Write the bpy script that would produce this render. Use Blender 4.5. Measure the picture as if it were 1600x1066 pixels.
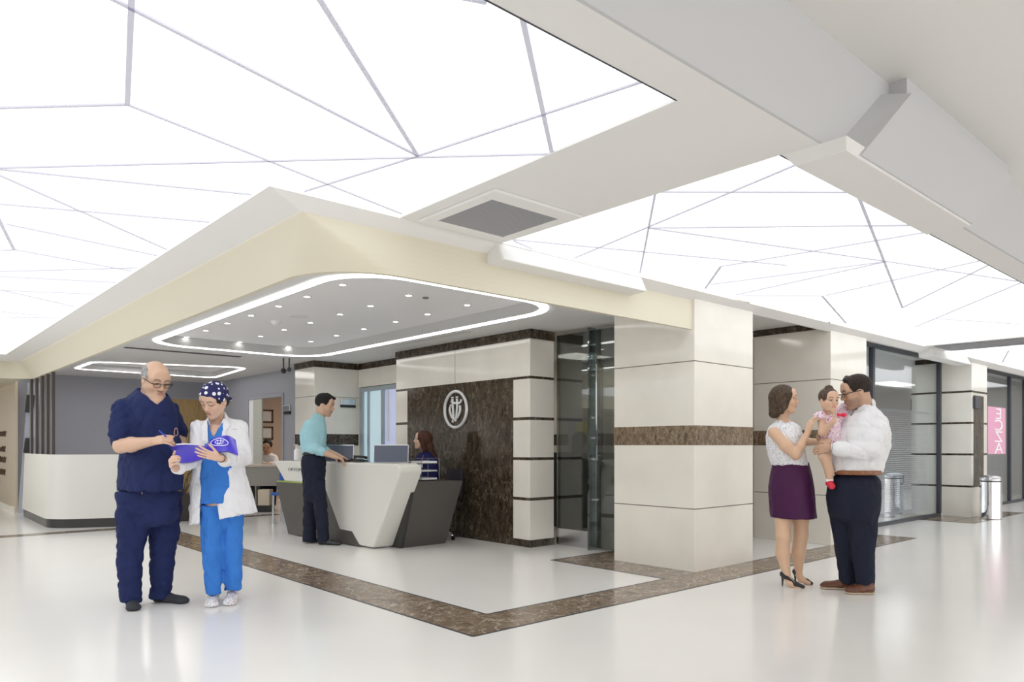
import bpy, bmesh, math, random
import numpy as np
from mathutils import Vector, Matrix
random.seed(7); np.random.seed(7)
SC = bpy.context.scene
COL = SC.collection
for o in list(bpy.data.objects): bpy.data.objects.remove(o)

# ------------------------------------------------------------------ camera
# the building's own axes are world X and Y; the camera stands at the origin, 1.18 m up, level
YAW = math.radians(48.32); FPX = 1140.0; CH = 1.18; HY = 697.0
cam = bpy.data.objects.new('camera', bpy.data.cameras.new('camera')); COL.objects.link(cam)
cam.location = (0, 0, CH); cam.rotation_euler = (math.pi/2, 0, YAW-math.pi/2)
cam.data.sensor_width = 36; cam.data.lens = FPX/1600*36
cam.data.shift_y = (HY-533)/1600; cam.data.clip_end = 200; cam.data.clip_start = .05
SC.camera = cam
FW = np.array([math.cos(YAW), math.sin(YAW), 0.]); RT = np.array([math.sin(YAW), -math.cos(YAW), 0.]); UP = np.array([0, 0, 1.])

# ------------------------------------------------------------------ exposure, world
SC.view_settings.view_transform = 'Standard'; SC.view_settings.look = 'None'
SC.view_settings.gamma = 1; SC.view_settings.use_curve_mapping = False
SC.view_settings.exposure = 0.0
W = bpy.data.worlds.new('world'); SC.world = W; W.use_nodes = True
W.node_tree.nodes['Background'].inputs[0].default_value = (1.0, .99, .97, 1)
W.node_tree.nodes['Background'].inputs[1].default_value = 2.5
PANEL_E = 1.5; RING_E = 5.0; SPOT_E = 12.0

# ------------------------------------------------------------------ area lights in the rooms behind
def area(name, loc, size, energy, color=(1, 1, 1), rot=(0, 0, 0)):
    l = bpy.data.lights.new(name, 'AREA'); l.shape = 'RECTANGLE'; l.size, l.size_y = size; l.energy = energy; l.color = color
    o = bpy.data.objects.new(name, l); COL.objects.link(o); o.location = loc; o.rotation_euler = rot
    return o
area('office_lamp', (7.0, 13.6, 2.45), (1.2, .3), 26, (1, .86, .74))
area('glass_room_fill', (7.9, 7.4, 2.5), (.8, .6), 13, (1, .93, .85))  # fill light added to brighten the room behind the tinted glass
area('blinds_room_fill', (11.8, 6.2, 2.5), (1.6, .6), 230, (.90, .94, 1))  # bluish fill light added to lift the blinds and glass front
area('far_room_lamp', (16.5, 6.2, 2.5), (1.6, .6), 90, (1, .97, .93))
area('bay_lamp', (7.6, 5.2, 2.62), (.6, .6), 14, (1, .97, .93))
area('back_hall_lamp', (3.9, 14.0, 2.62), (1.2, 1.0), 16, (1, .97, .95))
area('side_hall_lamp', (0.6, 18.5, 2.4), (1.2, 3.0), 40, (1, .93, .82))

# ------------------------------------------------------------------ helpers
def link(name, me, mat=None, parent=None, smooth=False):
    o = bpy.data.objects.new(name, me); COL.objects.link(o)
    if mat is not None:
        for m in (mat if isinstance(mat, (list, tuple)) else [mat]): me.materials.append(m)
    if parent is not None:
        o.parent = parent; o.matrix_parent_inverse = Matrix.Identity(4)
        if parent.type == 'EMPTY' or True:
            o.matrix_parent_inverse = parent_world(parent).inverted()
    if smooth:
        for p in me.polygons: p.use_smooth = True
    return o
def parent_world(p):
    m = p.matrix_basis.copy()
    if p.parent: m = parent_world(p.parent) @ p.matrix_parent_inverse @ m
    return m
def tag(o, label=None, cat=None, group=None, kind=None):
    if label: o['label'] = label
    if cat: o['category'] = cat
    if group: o['group'] = group
    if kind: o['kind'] = kind
    return o
def thing(name, loc, label, cat, group=None):
    o = bpy.data.objects.new(name, None); COL.objects.link(o); o.location = loc; o.empty_display_size = .1
    return tag(o, label, cat, group)
class MB:
    def __init__(s): s.b = bmesh.new()
    def box(s, x0, x1, y0, y1, z0, z1, mi=0):
        v = [s.b.verts.new((x, y, z)) for x in (x0, x1) for y in (y0, y1) for z in (z0, z1)]
        for f in ((0,1,3,2),(4,6,7,5),(0,4,5,1),(2,3,7,6),(0,2,6,4),(1,5,7,3)):
            s.b.faces.new([v[i] for i in f]).material_index = mi
        return s
    def hexa(s, p, mi=0):            # 8 points: 4 bottom, 4 top in the same order
        v = [s.b.verts.new(tuple(q)) for q in p]
        for f in ((3,2,1,0),(4,5,6,7),(0,1,5,4),(1,2,6,5),(2,3,7,6),(3,0,4,7)):
            s.b.faces.new([v[i] for i in f]).material_index = mi
        return s
    def prism(s, pts, ext, mi=0):    # pts 3D polygon, ext 3D vector
        a = [s.b.verts.new(tuple(q)) for q in pts]; e = Vector(ext)
        b = [s.b.verts.new(tuple(Vector(tuple(q))+e)) for q in pts]
        s.b.faces.new(a[::-1]).material_index = mi; s.b.faces.new(b).material_index = mi
        n = len(a)
        for i in range(n): s.b.faces.new((a[i], a[(i+1) % n], b[(i+1) % n], b[i])).material_index = mi
        return s
    def tube(s, pts, r, n=8, mi=0, closed=False, flat=None):
        P = [Vector(tuple(q)) for q in pts]; rings = []
        rr = r if isinstance(r, (list, tuple)) else [r]*len(P)
        prev = None
        for i, p in enumerate(P):
            if closed: t = (P[(i+1) % len(P)]-P[i-1]).normalized()
            else: t = (P[min(i+1, len(P)-1)]-P[max(i-1, 0)]).normalized()
            u = prev if prev is not None else (Vector((0, 0, 1)) if abs(t.z) < .9 else Vector((1, 0, 0)))
            u = (u-t*u.dot(t)).normalized(); prev = u; w = t.cross(u)
            rings.append([s.b.verts.new(p+(u*math.cos(2*math.pi*k/n)+w*math.sin(2*math.pi*k/n))*rr[i]) for k in range(n)])
        m = len(P)
        for i in range(m if closed else m-1):
            a, b = rings[i], rings[(i+1) % m]
            for k in range(n): s.b.faces.new((a[k], a[(k+1) % n], b[(k+1) % n], b[k])).material_index = mi
        if not closed:
            s.b.faces.new(rings[0][::-1]).material_index = mi; s.b.faces.new(rings[-1]).material_index = mi
        return s
    def lathe(s, prof, c, n=32, mi=0, axis=None):
        rings = []; c = Vector(c)
        M = Matrix.Identity(3) if axis is None else Vector((0, 0, 1)).rotation_difference(Vector(axis)).to_matrix()
        for r, z in prof:
            rings.append([s.b.verts.new(c+M@Vector((r*math.cos(2*math.pi*k/n), r*math.sin(2*math.pi*k/n), z))) for k in range(n)] if r > 1e-6 else [s.b.verts.new(c+M@Vector((0, 0, z)))])
        for a, b in zip(rings[:-1], rings[1:]):
            for k in range(n):
                k2 = (k+1) % n
                if len(a) == 1 and len(b) == 1: continue
                if len(a) == 1: f = (a[0], b[k2], b[k])
                elif len(b) == 1: f = (a[k], a[k2], b[0])
                else: f = (a[k], a[k2], b[k2], b[k])
                s.b.faces.new(f).material_index = mi
        return s
    def quad(s, p, mi=0):
        s.b.faces.new([s.b.verts.new(tuple(q)) for q in p]).material_index = mi; return s
    def build(s, name, mat, parent=None, smooth=False, bevel=0, seg=2):
        bmesh.ops.recalc_face_normals(s.b, faces=s.b.faces)
        if bevel:
            bmesh.ops.bevel(s.b, geom=[e for e in s.b.edges if len(e.link_faces) == 2 and e.calc_face_angle(0) > .5], offset=bevel, segments=seg, profile=.5, affect='EDGES', clamp_overlap=True)
        me = bpy.data.meshes.new(name); s.b.to_mesh(me); s.b.free()
        return link(name, me, mat, parent, smooth)
def structure(o): o['kind'] = 'structure'; return o
def set_smooth(o, ang=40):
    for p in o.data.polygons: p.use_smooth = True
    try: o.data.set_sharp_from_angle(angle=math.radians(ang))
    except Exception: pass
    return o

# ------------------------------------------------------------------ materials
def nmat(name):
    m = bpy.data.materials.new(name); m.use_nodes = True
    return m, m.node_tree, m.node_tree.nodes['Principled BSDF']
def simple(name, c, rough=.5, metal=0, spec=.5, noise=0, nscale=20, bump=0, bscale=60, sheen=0, emit=None, es=0, stretch=None, sss=0, coat=0):
    m, t, p = nmat(name); N = t.nodes; L = t.links
    p.inputs['Base Color'].default_value = (*c, 1); p.inputs['Roughness'].default_value = rough
    p.inputs['Metallic'].default_value = metal; p.inputs['Specular IOR Level'].default_value = spec
    if sheen: p.inputs['Sheen Weight'].default_value = sheen
    if coat: p.inputs['Coat Weight'].default_value = coat
    if sss: p.inputs['Subsurface Weight'].default_value = sss; p.inputs['Subsurface Scale'].default_value = .01; p.inputs['Subsurface Radius'].default_value = (1, .4, .2)
    if emit: p.inputs['Emission Color'].default_value = (*emit, 1); p.inputs['Emission Strength'].default_value = es
    co = N.new('ShaderNodeTexCoord'); mp = N.new('ShaderNodeMapping'); L.new(co.outputs['Object'], mp.inputs[0])
    if stretch: mp.inputs['Scale'].default_value = stretch
    if noise:
        n = N.new('ShaderNodeTexNoise'); n.inputs['Scale'].default_value = nscale; n.inputs['Detail'].default_value = 4
        r = N.new('ShaderNodeValToRGB'); L.new(mp.outputs[0], n.inputs[0]); L.new(n.outputs[0], r.inputs[0])
        r.color_ramp.elements[0].position = .3; r.color_ramp.elements[1].position = .7
        r.color_ramp.elements[0].color = (*[max(0, x*(1-noise)) for x in c], 1); r.color_ramp.elements[1].color = (*[min(1, x*(1+noise)) for x in c], 1)
        L.new(r.outputs[0], p.inputs['Base Color'])
    if bump:
        n2 = N.new('ShaderNodeTexNoise'); n2.inputs['Scale'].default_value = bscale; n2.inputs['Detail'].default_value = 5
        b = N.new('ShaderNodeBump'); b.inputs['Strength'].default_value = bump; b.inputs['Distance'].default_value = .01
        L.new(mp.outputs[0], n2.inputs[0]); L.new(n2.outputs[0], b.inputs['Height']); L.new(b.outputs[0], p.inputs['Normal'])
    return m
def marble(name, dark, mid, light, rough=.12, scale=3.0, vein=.5):
    m, t, p = nmat(name); N = t.nodes; L = t.links
    co = N.new('ShaderNodeTexCoord')
    n1 = N.new('ShaderNodeTexNoise'); n1.inputs['Scale'].default_value = scale*2.2; n1.inputs['Detail'].default_value = 9; n1.inputs['Roughness'].default_value = .68; n1.inputs['Distortion'].default_value = .35
    mp1 = N.new('ShaderNodeMapping'); mp1.inputs['Scale'].default_value = (1.2, 1.2, .6); L.new(co.outputs['Object'], mp1.inputs[0]); L.new(mp1.outputs[0], n1.inputs[0])
    r = N.new('ShaderNodeValToRGB'); L.new(n1.outputs[0], r.inputs[0]); e = r.color_ramp.elements
    e[0].position = .32; e[0].color = (*dark, 1); e[1].position = .7; e[1].color = (*mid, 1)
    # veins: thin ridges of two distorted noises
    mixin = r.outputs[0]
    for k, (sc, w, am) in enumerate(((scale*.9, .012, vein), (scale*2.6, .018, vein*.6))):
        n2 = N.new('ShaderNodeTexNoise'); n2.inputs['Scale'].default_value = sc; n2.inputs['Detail'].default_value = 6; n2.inputs['Distortion'].default_value = .5
        mp = N.new('ShaderNodeMapping'); mp.inputs['Location'].default_value = (3.1*k+1, 7.7*k, 2.2); mp.inputs['Scale'].default_value = (1, 1, .55)
        L.new(co.outputs['Object'], mp.inputs[0]); L.new(mp.outputs[0], n2.inputs[0])
        s = N.new('ShaderNodeMath'); s.operation = 'SUBTRACT'; s.inputs[1].default_value = .5; L.new(n2.outputs[0], s.inputs[0])
        a = N.new('ShaderNodeMath'); a.operation = 'ABSOLUTE'; L.new(s.outputs[0], a.inputs[0])
        mr = N.new('ShaderNodeMapRange'); mr.inputs['From Min'].default_value = 0; mr.inputs['From Max'].default_value = w; mr.inputs['To Min'].default_value = am; mr.inputs['To Max'].default_value = 0
        L.new(a.outputs[0], mr.inputs[0])
        mx = N.new('ShaderNodeMix'); mx.data_type = 'RGBA'; L.new(mr.outputs[0], mx.inputs[0]); L.new(mixin, mx.inputs[6]); mx.inputs[7].default_value = (*light, 1)
        mixin = mx.outputs[2]
    L.new(mixin, p.inputs['Base Color']); p.inputs['Roughness'].default_value = rough; p.inputs['Specular IOR Level'].default_value = .35
    return m
def glassmat(name, tint=(.9, .95, .95), refl=.12, rough=.0):
    m = bpy.data.materials.new(name); m.use_nodes = True; t = m.node_tree; t.nodes.clear(); N = t.nodes; L = t.links
    o = N.new('ShaderNodeOutputMaterial'); a = N.new('ShaderNodeBsdfTransparent'); g = N.new('ShaderNodeBsdfGlossy'); mx = N.new('ShaderNodeMixShader')
    a.inputs[0].default_value = (*tint, 1); g.inputs['Roughness'].default_value = rough
    fr = N.new('ShaderNodeLayerWeight'); fr.inputs[0].default_value = .35
    ma = N.new('ShaderNodeMath'); ma.operation = 'MULTIPLY_ADD'; ma.inputs[1].default_value = .6; ma.inputs[2].default_value = refl; ma.use_clamp = True
    L.new(fr.outputs['Fresnel'], ma.inputs[0]); L.new(ma.outputs[0], mx.inputs[0]); L.new(a.outputs[0], mx.inputs[1]); L.new(g.outputs[0], mx.inputs[2]); L.new(mx.outputs[0], o.inputs[0])
    return m
def emis(name, c, s):
    m = bpy.data.materials.new(name); m.use_nodes = True; t = m.node_tree; t.nodes.clear()
    o = t.nodes.new('ShaderNodeOutputMaterial'); e = t.nodes.new('ShaderNodeEmission'); e.inputs[0].default_value = (*c, 1); e.inputs[1].default_value = s
    t.links.new(e.outputs[0], o.inputs[0]); return m
M = dict(
 floor=simple('polished_offwhite_floor', (.90, .88, .845), .17, noise=.015, nscale=1.5, spec=.5),
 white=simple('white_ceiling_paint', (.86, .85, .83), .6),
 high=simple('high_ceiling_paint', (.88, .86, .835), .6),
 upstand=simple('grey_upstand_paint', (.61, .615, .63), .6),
 cream=simple('cream_fascia_paint', (.73, .68, .54), .45),
 grey=simple('grey_ceiling_paint', (.76, .76, .755), .55),
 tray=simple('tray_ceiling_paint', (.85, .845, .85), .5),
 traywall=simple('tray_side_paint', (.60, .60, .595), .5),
 wallgrey=simple('grey_wall_paint', (.36, .365, .41), .5),
 beige=simple('beige_wall_paint', (.70, .60, .46), .5),
 peach=simple('peach_wall_paint', (.66, .54, .45), .6),
 tile=simple('polished_cream_tile', (.83, .795, .72), .10, noise=.04, nscale=2.5, spec=.55),
 seam=simple('dark_tile_joint', (.16, .14, .12), .5),
 brown=marble('brown_marble', (.012, .009, .006), (.105, .078, .052), (.40, .33, .25), .12, 5.5, .36),
 brownband=marble('golden_brown_marble', (.06, .040, .024), (.33, .24, .155), (.62, .52, .40), .12, 11.0, .5),
 brownfloor=marble('brown_floor_marble', (.13, .088, .06), (.33, .25, .175), (.75, .67, .55), .16, 4.0, .7),
 edge=simple('dark_edge_stone', (.06, .055, .06), .25),
 corian=simple('white_solid_surface', (.72, .71, .66), .25, spec=.4),
 darkpanel=simple('dark_grey_laminate', (.085, .078, .072), .35),
 darkpanel2=simple('darker_grey_laminate', (.03, .028, .027), .4),
 lime=simple('lime_green_edge', (.45, .62, .08), .4),
 steel=simple('brushed_steel', (.62, .62, .64), .22, 1, stretch=(1, 1, 40), bump=.05, bscale=30),
 chrome=simple('polished_chrome', (.82, .82, .84), .06, 1),
 black=simple('black_plastic', (.015, .015, .017), .35),
 blackframe=simple('anthracite_frame', (.055, .06, .075), .4),
 slat=simple('dark_brown_slat', (.055, .042, .038), .4),
 glass=glassmat('clear_glass', (.88, .92, .93), .26),
 darkglass=glassmat('tinted_entrance_glass', (.55, .58, .57), .07),
 film=simple('glowing_frosted_glass', (.60, .74, .80), .35, emit=(.55, .78, .88), es=.35),  # glow put into the pane for the lit room behind it
 lilac=simple('lilac_glow_door', (.62, .66, .88), .4, emit=(.6, .66, .95), es=.3),  # glow put into the leaf colour, the leaf is no lamp
 blueframe=simple('pale_blue_grey_frame', (.40, .47, .52), .35, .3),
 blind=simple('grey_blue_blind_slat', (.74, .77, .86), .4),
 emblem=simple('satin_silver_letters', (.78, .78, .78), .25, .2),
 wood=simple('oak_veneer_door', (.42, .28, .12), .4, noise=.18, nscale=6, stretch=(8, 8, .6)),
 seamgrey=simple('grey_stretch_seam', (.60, .60, .68), .6, emit=(.6, .6, .7), es=.20),
 grille=None, ink=simple('dark_brown_lettering', (.12, .08, .05), .6),
 inkgrey=simple('grey_lettering', (.20, .20, .20), .6),
 pink=simple('pink_reflection_face', (.80, .40, .56), .5, emit=(.95, .45, .62), es=.12),  # colour of the reflected sign, with a slight glow put in
 glowwhite=simple('glowing_white_print', (.9, .9, .9), .5, emit=(1, 1, 1), es=.15),  # slight glow put into the white of reflected letters and folder emblem
 paper=simple('white_paper', (.86, .86, .86), .7),
 ledwhite=emis('led_strip_light', (1, .99, .97), RING_E),
 spotlit=emis('downlight_disc', (1, .98, .93), SPOT_E),
)
def panel_mat():
    m = bpy.data.materials.new('luminous_stretch_membrane'); m.use_nodes = True; t = m.node_tree; t.nodes.clear(); N = t.nodes; L = t.links
    o = N.new('ShaderNodeOutputMaterial'); e = N.new('ShaderNodeEmission'); e.inputs[0].default_value = (.965, .98, 1, 1); e.inputs[1].default_value = PANEL_E
    L.new(e.outputs[0], o.inputs[0]); return m
M['panel'] = panel_mat()
def grille_mat():
    m, t, p = nmat('perforated_grille'); N = t.nodes; L = t.links
    co = N.new('ShaderNodeTexCoord'); v = N.new('ShaderNodeTexVoronoi'); v.inputs['Scale'].default_value = 75; v.inputs['Randomness'].default_value = 0
    L.new(co.outputs['Object'], v.inputs[0]); r = N.new('ShaderNodeValToRGB'); L.new(v.outputs[0], r.inputs[0])
    r.color_ramp.elements[0].position = .30; r.color_ramp.elements[0].color = (.10, .10, .11, 1); r.color_ramp.elements[1].position = .42; r.color_ramp.elements[1].color = (.42, .42, .45, 1)
    L.new(r.outputs[0], p.inputs['Base Color']); p.inputs['Roughness'].default_value = .5; return m
M['grille'] = grille_mat()

# ------------------------------------------------------------------ paths
def rounded(poly, rad, n=10, closed=True):
    out = []; m = len(poly)
    for i, p in enumerate(poly):
        r = rad[i] if isinstance(rad, (list, tuple)) else rad
        if (not closed and i in (0, m-1)) or r == 0: out.append(tuple(p)); continue
        p = Vector(p); a = Vector(poly[i-1])-p; b = Vector(poly[(i+1) % m])-p
        a.normalize(); b.normalize(); ang = a.angle(b); d = r/math.tan(ang/2)
        s = p+a*d; e = p+b*d; c = p+(a+b).normalized()*(r/math.sin(ang/2))
        va = s-c; vb = e-c; tot = va.angle(vb); sg = 1 if va.x*vb.y-va.y*vb.x > 0 else -1
        for k in range(n+1):
            t = sg*tot*k/n; out.append((c.x+va.x*math.cos(t)-va.y*math.sin(t), c.y+va.x*math.sin(t)+va.y*math.cos(t)))
    return out
def ring_fill(mb, a, b, z0, z1, mi=0, closed=True):    # band between two equal-length paths
    n = len(a); A = [mb.b.verts.new((*p, z0)) for p in a]; B = [mb.b.verts.new((*p, z1)) for p in b]
    for i in range(n if closed else n-1): mb.b.faces.new((A[i], A[(i+1) % n], B[(i+1) % n], B[i])).material_index = mi
def offset_box(x0, x1, y0, y1, d, r, n=12):
    return rounded([(x0-d, y0-d), (x1+d, y0-d), (x1+d, y1+d), (x0-d, y1+d)], r+d, n)

# ------------------------------------------------------------------ floor
mb = MB(); mb.box(-12, 26, -9, 26, -.12, 0)
structure(mb.build('floor', M['floor']))
def strip(k, rects, label=None):
    mb = MB()
    for x0, x1, y0, y1 in rects:
        e = .018
        mb.box(x0+e, x1-e, y0+e, y1-e, -.01, .0022)
        mb.box(x0, x1, y0, y0+e, -.01, .0020, 1); mb.box(x0, x1, y1-e, y1, -.01, .0020, 1)
        mb.box(x0, x0+e, y0, y1, -.01, .0020, 1); mb.box(x1-e, x1, y0, y1, -.01, .0020, 1)
    return structure(mb.build('trim_%d' % k, [M['brownfloor'], M['edge']]))
def poly_strip(k, poly, lines):
    mb = MB(); mb.prism([(x, y, -.01) for x, y in poly], (0, 0, .0122))
    for (a, b) in lines:
        A, B = Vector((*a, 0)), Vector((*b, 0)); d = (B-A).normalized(); n = Vector((-d.y, d.x, 0))*.009
        mb.prism([A-n, B-n, B+n, A+n], (0, 0, .0028), 1)
    return structure(mb.build('trim_%d' % k, [M['brownfloor'], M['edge']]))
poly_strip(1, [(2.82, 3.53), (10.06, 3.53), (10.06, 4.4), (9.55, 4.4), (9.55, 3.94), (6.55, 3.94), (6.55, 5.36), (5.31, 5.36), (5.31, 3.93), (3.26, 3.93), (3.26, 11.0), (2.82, 11.4)],
           [((2.82, 3.53), (10.06, 3.53)), ((2.82, 3.53), (2.82, 11.4)), ((3.26, 3.93), (3.26, 11.0)), ((3.26, 3.93), (5.31, 3.93)), ((5.31, 3.93), (5.31, 5.36)), ((5.31, 5.36), (6.3, 5.36)), ((10.06, 3.53), (10.06, 4.4)), ((6.65, 3.94), (8.55, 3.94))])
strip(2, [(12.6, 15.3, 3.6, 3.94), (12.6, 13.64, 3.94, 4.38), (14.45, 15.3, 3.94, 4.38)])
strip(3, [(-6, 2.82, 11.35, 11.62)])
strip(4, [(4.2, 5.36, 11.95, 12.2)])

# ------------------------------------------------------------------ ceilings
Z1 = 2.60; ZH = 3.13; ZR = 2.54; ZT = 2.66; ZB = 2.66
mb = MB()
for r in ((-9, 22, 1.6, 1.786), (2.50, 3.345, 1.786, 3.855), (-9, 2.0, 13.90, 14.25), (11.30, 12.10, 1.786, 3.855), (20.5, 22, 1.786, 3.855)):
    mb.box(*r, Z1, Z1+.08)
mb.quad([(1.66, 3.855, 2.60), (22, 3.855, 2.60), (22, 3.97, 2.54), (1.90, 3.97, 2.54)]); mb.quad([(1.66, 3.855, 2.60), (1.90, 3.97, 2.54), (1.90, 13.9, 2.54), (1.66, 13.68, 2.60)]); mb.quad([(-9, 13.68, 2.60), (1.66, 13.68, 2.60), (1.90, 13.9, 2.54), (1.90, 14.2, 2.54), (-9, 14.2, 2.54)])
mb.box(6.82, 22, 3.97, 3.99, 2.54, 2.66)
mb.box(-9, 22, 1.6, 1.66, Z1+.08, ZH)       # upstand to the high ceiling
structure(mb.build('ceiling', M['white']))
mb = MB(); mb.box(-9, 22, -9, 1.66, ZH, ZH+.1); structure(mb.build('ceiling', M['high']))
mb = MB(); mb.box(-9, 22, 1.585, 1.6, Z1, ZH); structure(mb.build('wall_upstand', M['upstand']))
# haunches on the upstand, and the boxed drops over the fascia edge
mb = MB()
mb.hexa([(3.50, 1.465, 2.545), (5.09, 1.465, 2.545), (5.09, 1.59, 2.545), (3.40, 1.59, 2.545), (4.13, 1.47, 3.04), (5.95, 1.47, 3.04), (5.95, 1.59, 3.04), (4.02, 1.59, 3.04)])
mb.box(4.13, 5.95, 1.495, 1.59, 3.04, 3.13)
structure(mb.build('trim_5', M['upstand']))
mb = MB(); mb.hexa([(3.36, 1.475, 2.53), (5.08, 1.475, 2.53), (5.08, 1.72, 2.53), (3.36, 1.72, 2.53), (3.36, 1.475, 2.60), (5.08, 1.475, 2.60), (5.09, 1.78, 2.60), (3.36, 1.78, 2.60)]); structure(mb.build('trim_7', M['white']))
mb = MB()
for x0, x1 in ((3.3, 4.9), (11.5, 13.15)):
    mb.prism([(x0, 3.80, 2.47), (x0, 4.0, 2.46), (x0, 4.02, 2.60), (x0, 3.86, 2.60)], (x1-x0, 0, 0))
structure(mb.build('trim_6', M['white'], bevel=.012))
# luminous membranes
def luminous(label, rects, seams, cat='ceiling light'):
    x0, y0 = rects[0][0], rects[0][2]
    t = thing('luminous_ceiling_panel', (0 if x0 < 0 else x0, y0, Z1), label, cat)
    mb = MB()
    for r in rects: mb.box(*r, Z1+.012, Z1+.06)
    mb.build('light_membrane', M['panel'], t)
    mb = MB()
    for (a, b, w) in seams:
        A = Vector((*a, Z1+.004)); B = Vector((*b, Z1+.004)); d = (B-A); d.normalize(); n = Vector((-d.y, d.x, 0))*w/2
        mb.prism([A-n, B-n, B+n, A+n], (0, 0, .007))
    mb.build('seam_strips', M['seamgrey'], t)
    mb = MB()
    mb.box(rects[0][0], rects[0][1], rects[0][2], rects[0][2]+.008, Z1-.001, Z1+.012)
    mb.build('edge_profile', M['blackframe'], t)
    return t
def zp(px, py, z=0.):
    v = FW+RT*(px-800)/FPX+UP*(HY-py)/FPX; return (np.array([0, 0, CH])+v*(z-CH)/v[2])
def S(x0, y0, x1, y1, w=.013): a = zp(x0, y0, Z1); b = zp(x1, y1, Z1); return ((a[0], a[1]), (b[0], b[1]), w)
luminous('large glowing white stretch ceiling over the left of the lobby, wrapping the cream fascia corner', [(-9, 2.50, 1.786, 3.855), (-9, 1.66, 3.855, 13.68)],
 [S(207, -30, 199, 166, .020), (*S(-10, 171.5, 199, 166)[:2], .014), S(199, 166, 628, 336), S(168, -2, 653, 246, .016), S(495, -5, 653, 246, .020), S(653, 246, 1005, 130), S(653, 246, 476, 301), S(812, 12, 862, 240, .020),
  S(-10, 265, 862, 243), S(-10, 266, 392, 306), S(-10, 272, 262, 392), S(-10, 320, 328, 349), S(-10, 328, 22, 392, .020), S(10, 352, 245, 401), S(0, 393, 24, 392), S(24, 392, 205, 425), S(-10, 426, 215, 420), S(-10, 433, 182, 443), S(-10, 452, 115, 480),
  S(0, 455, 150, 461), S(0, 497, 95, 498), S(0, 488, 60, 494), S(720, 0, 760, 8, .014)])
luminous('glowing white stretch ceiling panel right of the square air grille', [(3.345, 11.30, 1.786, 3.855)],
 [S(1250, 257, 897, 405), S(1024, 303, 1000, 428), S(1028, 302, 1338, 303), S(1013, 358, 1430, 354), S(1013, 358, 1386, 410), S(1340, 305, 1410, 482, .018), S(800, 376, 1230, 416), S(803, 378, 832, 391), S(1386, 410, 1590, 441),
  S(1126, 418, 1457, 363), S(1126, 418, 1102, 452, .018), S(1110, 446, 1386, 410), S(1150, 462, 1386, 410), S(1285, 464, 1322, 506, .018), S(1160, 463, 1285, 464), S(1290, 463, 1545, 406), S(1410, 482, 1550, 413), S(1595, 443, 1430, 512), S(1462, 499, 1600, 508)])
luminous('farthest glowing ceiling panel at the right edge beyond a plain white strip', [(12.10, 20.5, 1.786, 3.855)], [S(1576, 549, 1566, 567, .020)])
# air grille between the luminous panels
t = thing('air_grille', (2.95, 3.42, Z1), 'square grey perforated air grille in the white ceiling between two glowing panels', 'air vent')
mb = MB(); 
for a in ((2.60, 3.30, 3.06, 3.18), (2.60, 3.30, 3.71, 3.80), (2.60, 2.68, 3.18, 3.71), (3.22, 3.30, 3.18, 3.71)): mb.box(*a, Z1-.018, Z1)
mb.build('frame', M['white'], t, bevel=.004)
mb = MB(); mb.box(2.68, 3.22, 3.18, 3.71, Z1-.012, Z1-.004); mb.build('perforated_plate', M['grille'], t)
t = thing('air_grille', (11.7, 3.3, Z1), 'far slim grey air grille on the ceiling strip before the last glowing panel', 'air vent')
mb = MB(); mb.box(11.36, 12.04, 2.3, 3.75, Z1-.014, Z1-.001); mb.build('perforated_plate', M['grille'], t)
# reception ceiling with the raised tray
mb = MB()
rx0, rx1, ry0, ry1 = 2.80, 5.16, 4.98, 10.42
inner = offset_box(rx0, rx1, ry0, ry1, -.045, .55); outer = offset_box(rx0, rx1, ry0, ry1, .045, .55)
far2 = rounded([(2.75, 14.7), (2.75, 13.25), (5.0, 12.45), (5.25, 14.8)], .22, 8)
cx = sum(p[0] for p in far2)/len(far2); cy = sum(p[1] for p in far2)/len(far2)
far2in = [(cx+(p[0]-cx)*.95, cy+(p[1]-cy)*.95) for p in far2]
def plate_with_hole(mb, x0, x1, y0, y1, hole, z):
    n = len(hole); hv = [mb.b.verts.new((*p, z)) for p in hole]
    hx = sum(p[0] for p in hole)/n; hy = sum(p[1] for p in hole)/n; ov = []
    for p in hole:      # push each point outwards to the rectangle
        dx, dy = p[0]-hx, p[1]-hy; t = 1e9
        if dx > 1e-9: t = min(t, (x1-hx)/dx)
        if dx < -1e-9: t = min(t, (x0-hx)/dx)
        if dy > 1e-9: t = min(t, (y1-hy)/dy)
        if dy < -1e-9: t = min(t, (y0-hy)/dy)
        ov.append((hx+dx*t, hy+dy*t))
    vv = [mb.b.verts.new((*p, z)) for p in ov]
    for i in range(n):
        j = (i+1) % n; f = [hv[i], hv[j], vv[j]]
        a, b = ov[i], ov[j]
        if abs(a[0]-b[0]) > 1e-6 and abs(a[1]-b[1]) > 1e-6:
            for c in ((x0, y0), (x1, y0), (x0, y1), (x1, y1)):
                if abs(c[0]-a[0])+abs(c[0]-b[0]) < abs(a[0]-b[0])+1e-6 and abs(c[1]-a[1])+abs(c[1]-b[1]) < abs(a[1]-b[1])+1e-6 and (abs(c[0]-a[0]) < 1e-6 or abs(c[1]-a[1]) < 1e-6) and (abs(c[0]-b[0]) < 1e-6 or abs(c[1]-b[1]) < 1e-6):
                    f.append(mb.b.verts.new((*c, z)))
        f.append(vv[i]); mb.b.faces.new(f)
plate_with_hole(mb, 2.04, 6.80, 4.0, 11.6, outer, ZR)
plate_with_hole(mb, 2.04, 6.70, 11.6, 16.3, far2, ZR)
mb.box(5.60, 9.2, 11.6, 17.0, ZR+.02, ZR+.08); mb.box(6.17, 8.7, 4.95, 11.6, ZR+.02, ZR+.1)
structure(mb.build('ceiling', M['grey']))
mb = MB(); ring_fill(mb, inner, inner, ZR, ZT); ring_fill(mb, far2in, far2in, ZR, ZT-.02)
structure(mb.build('trim_8', M['traywall']))
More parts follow.
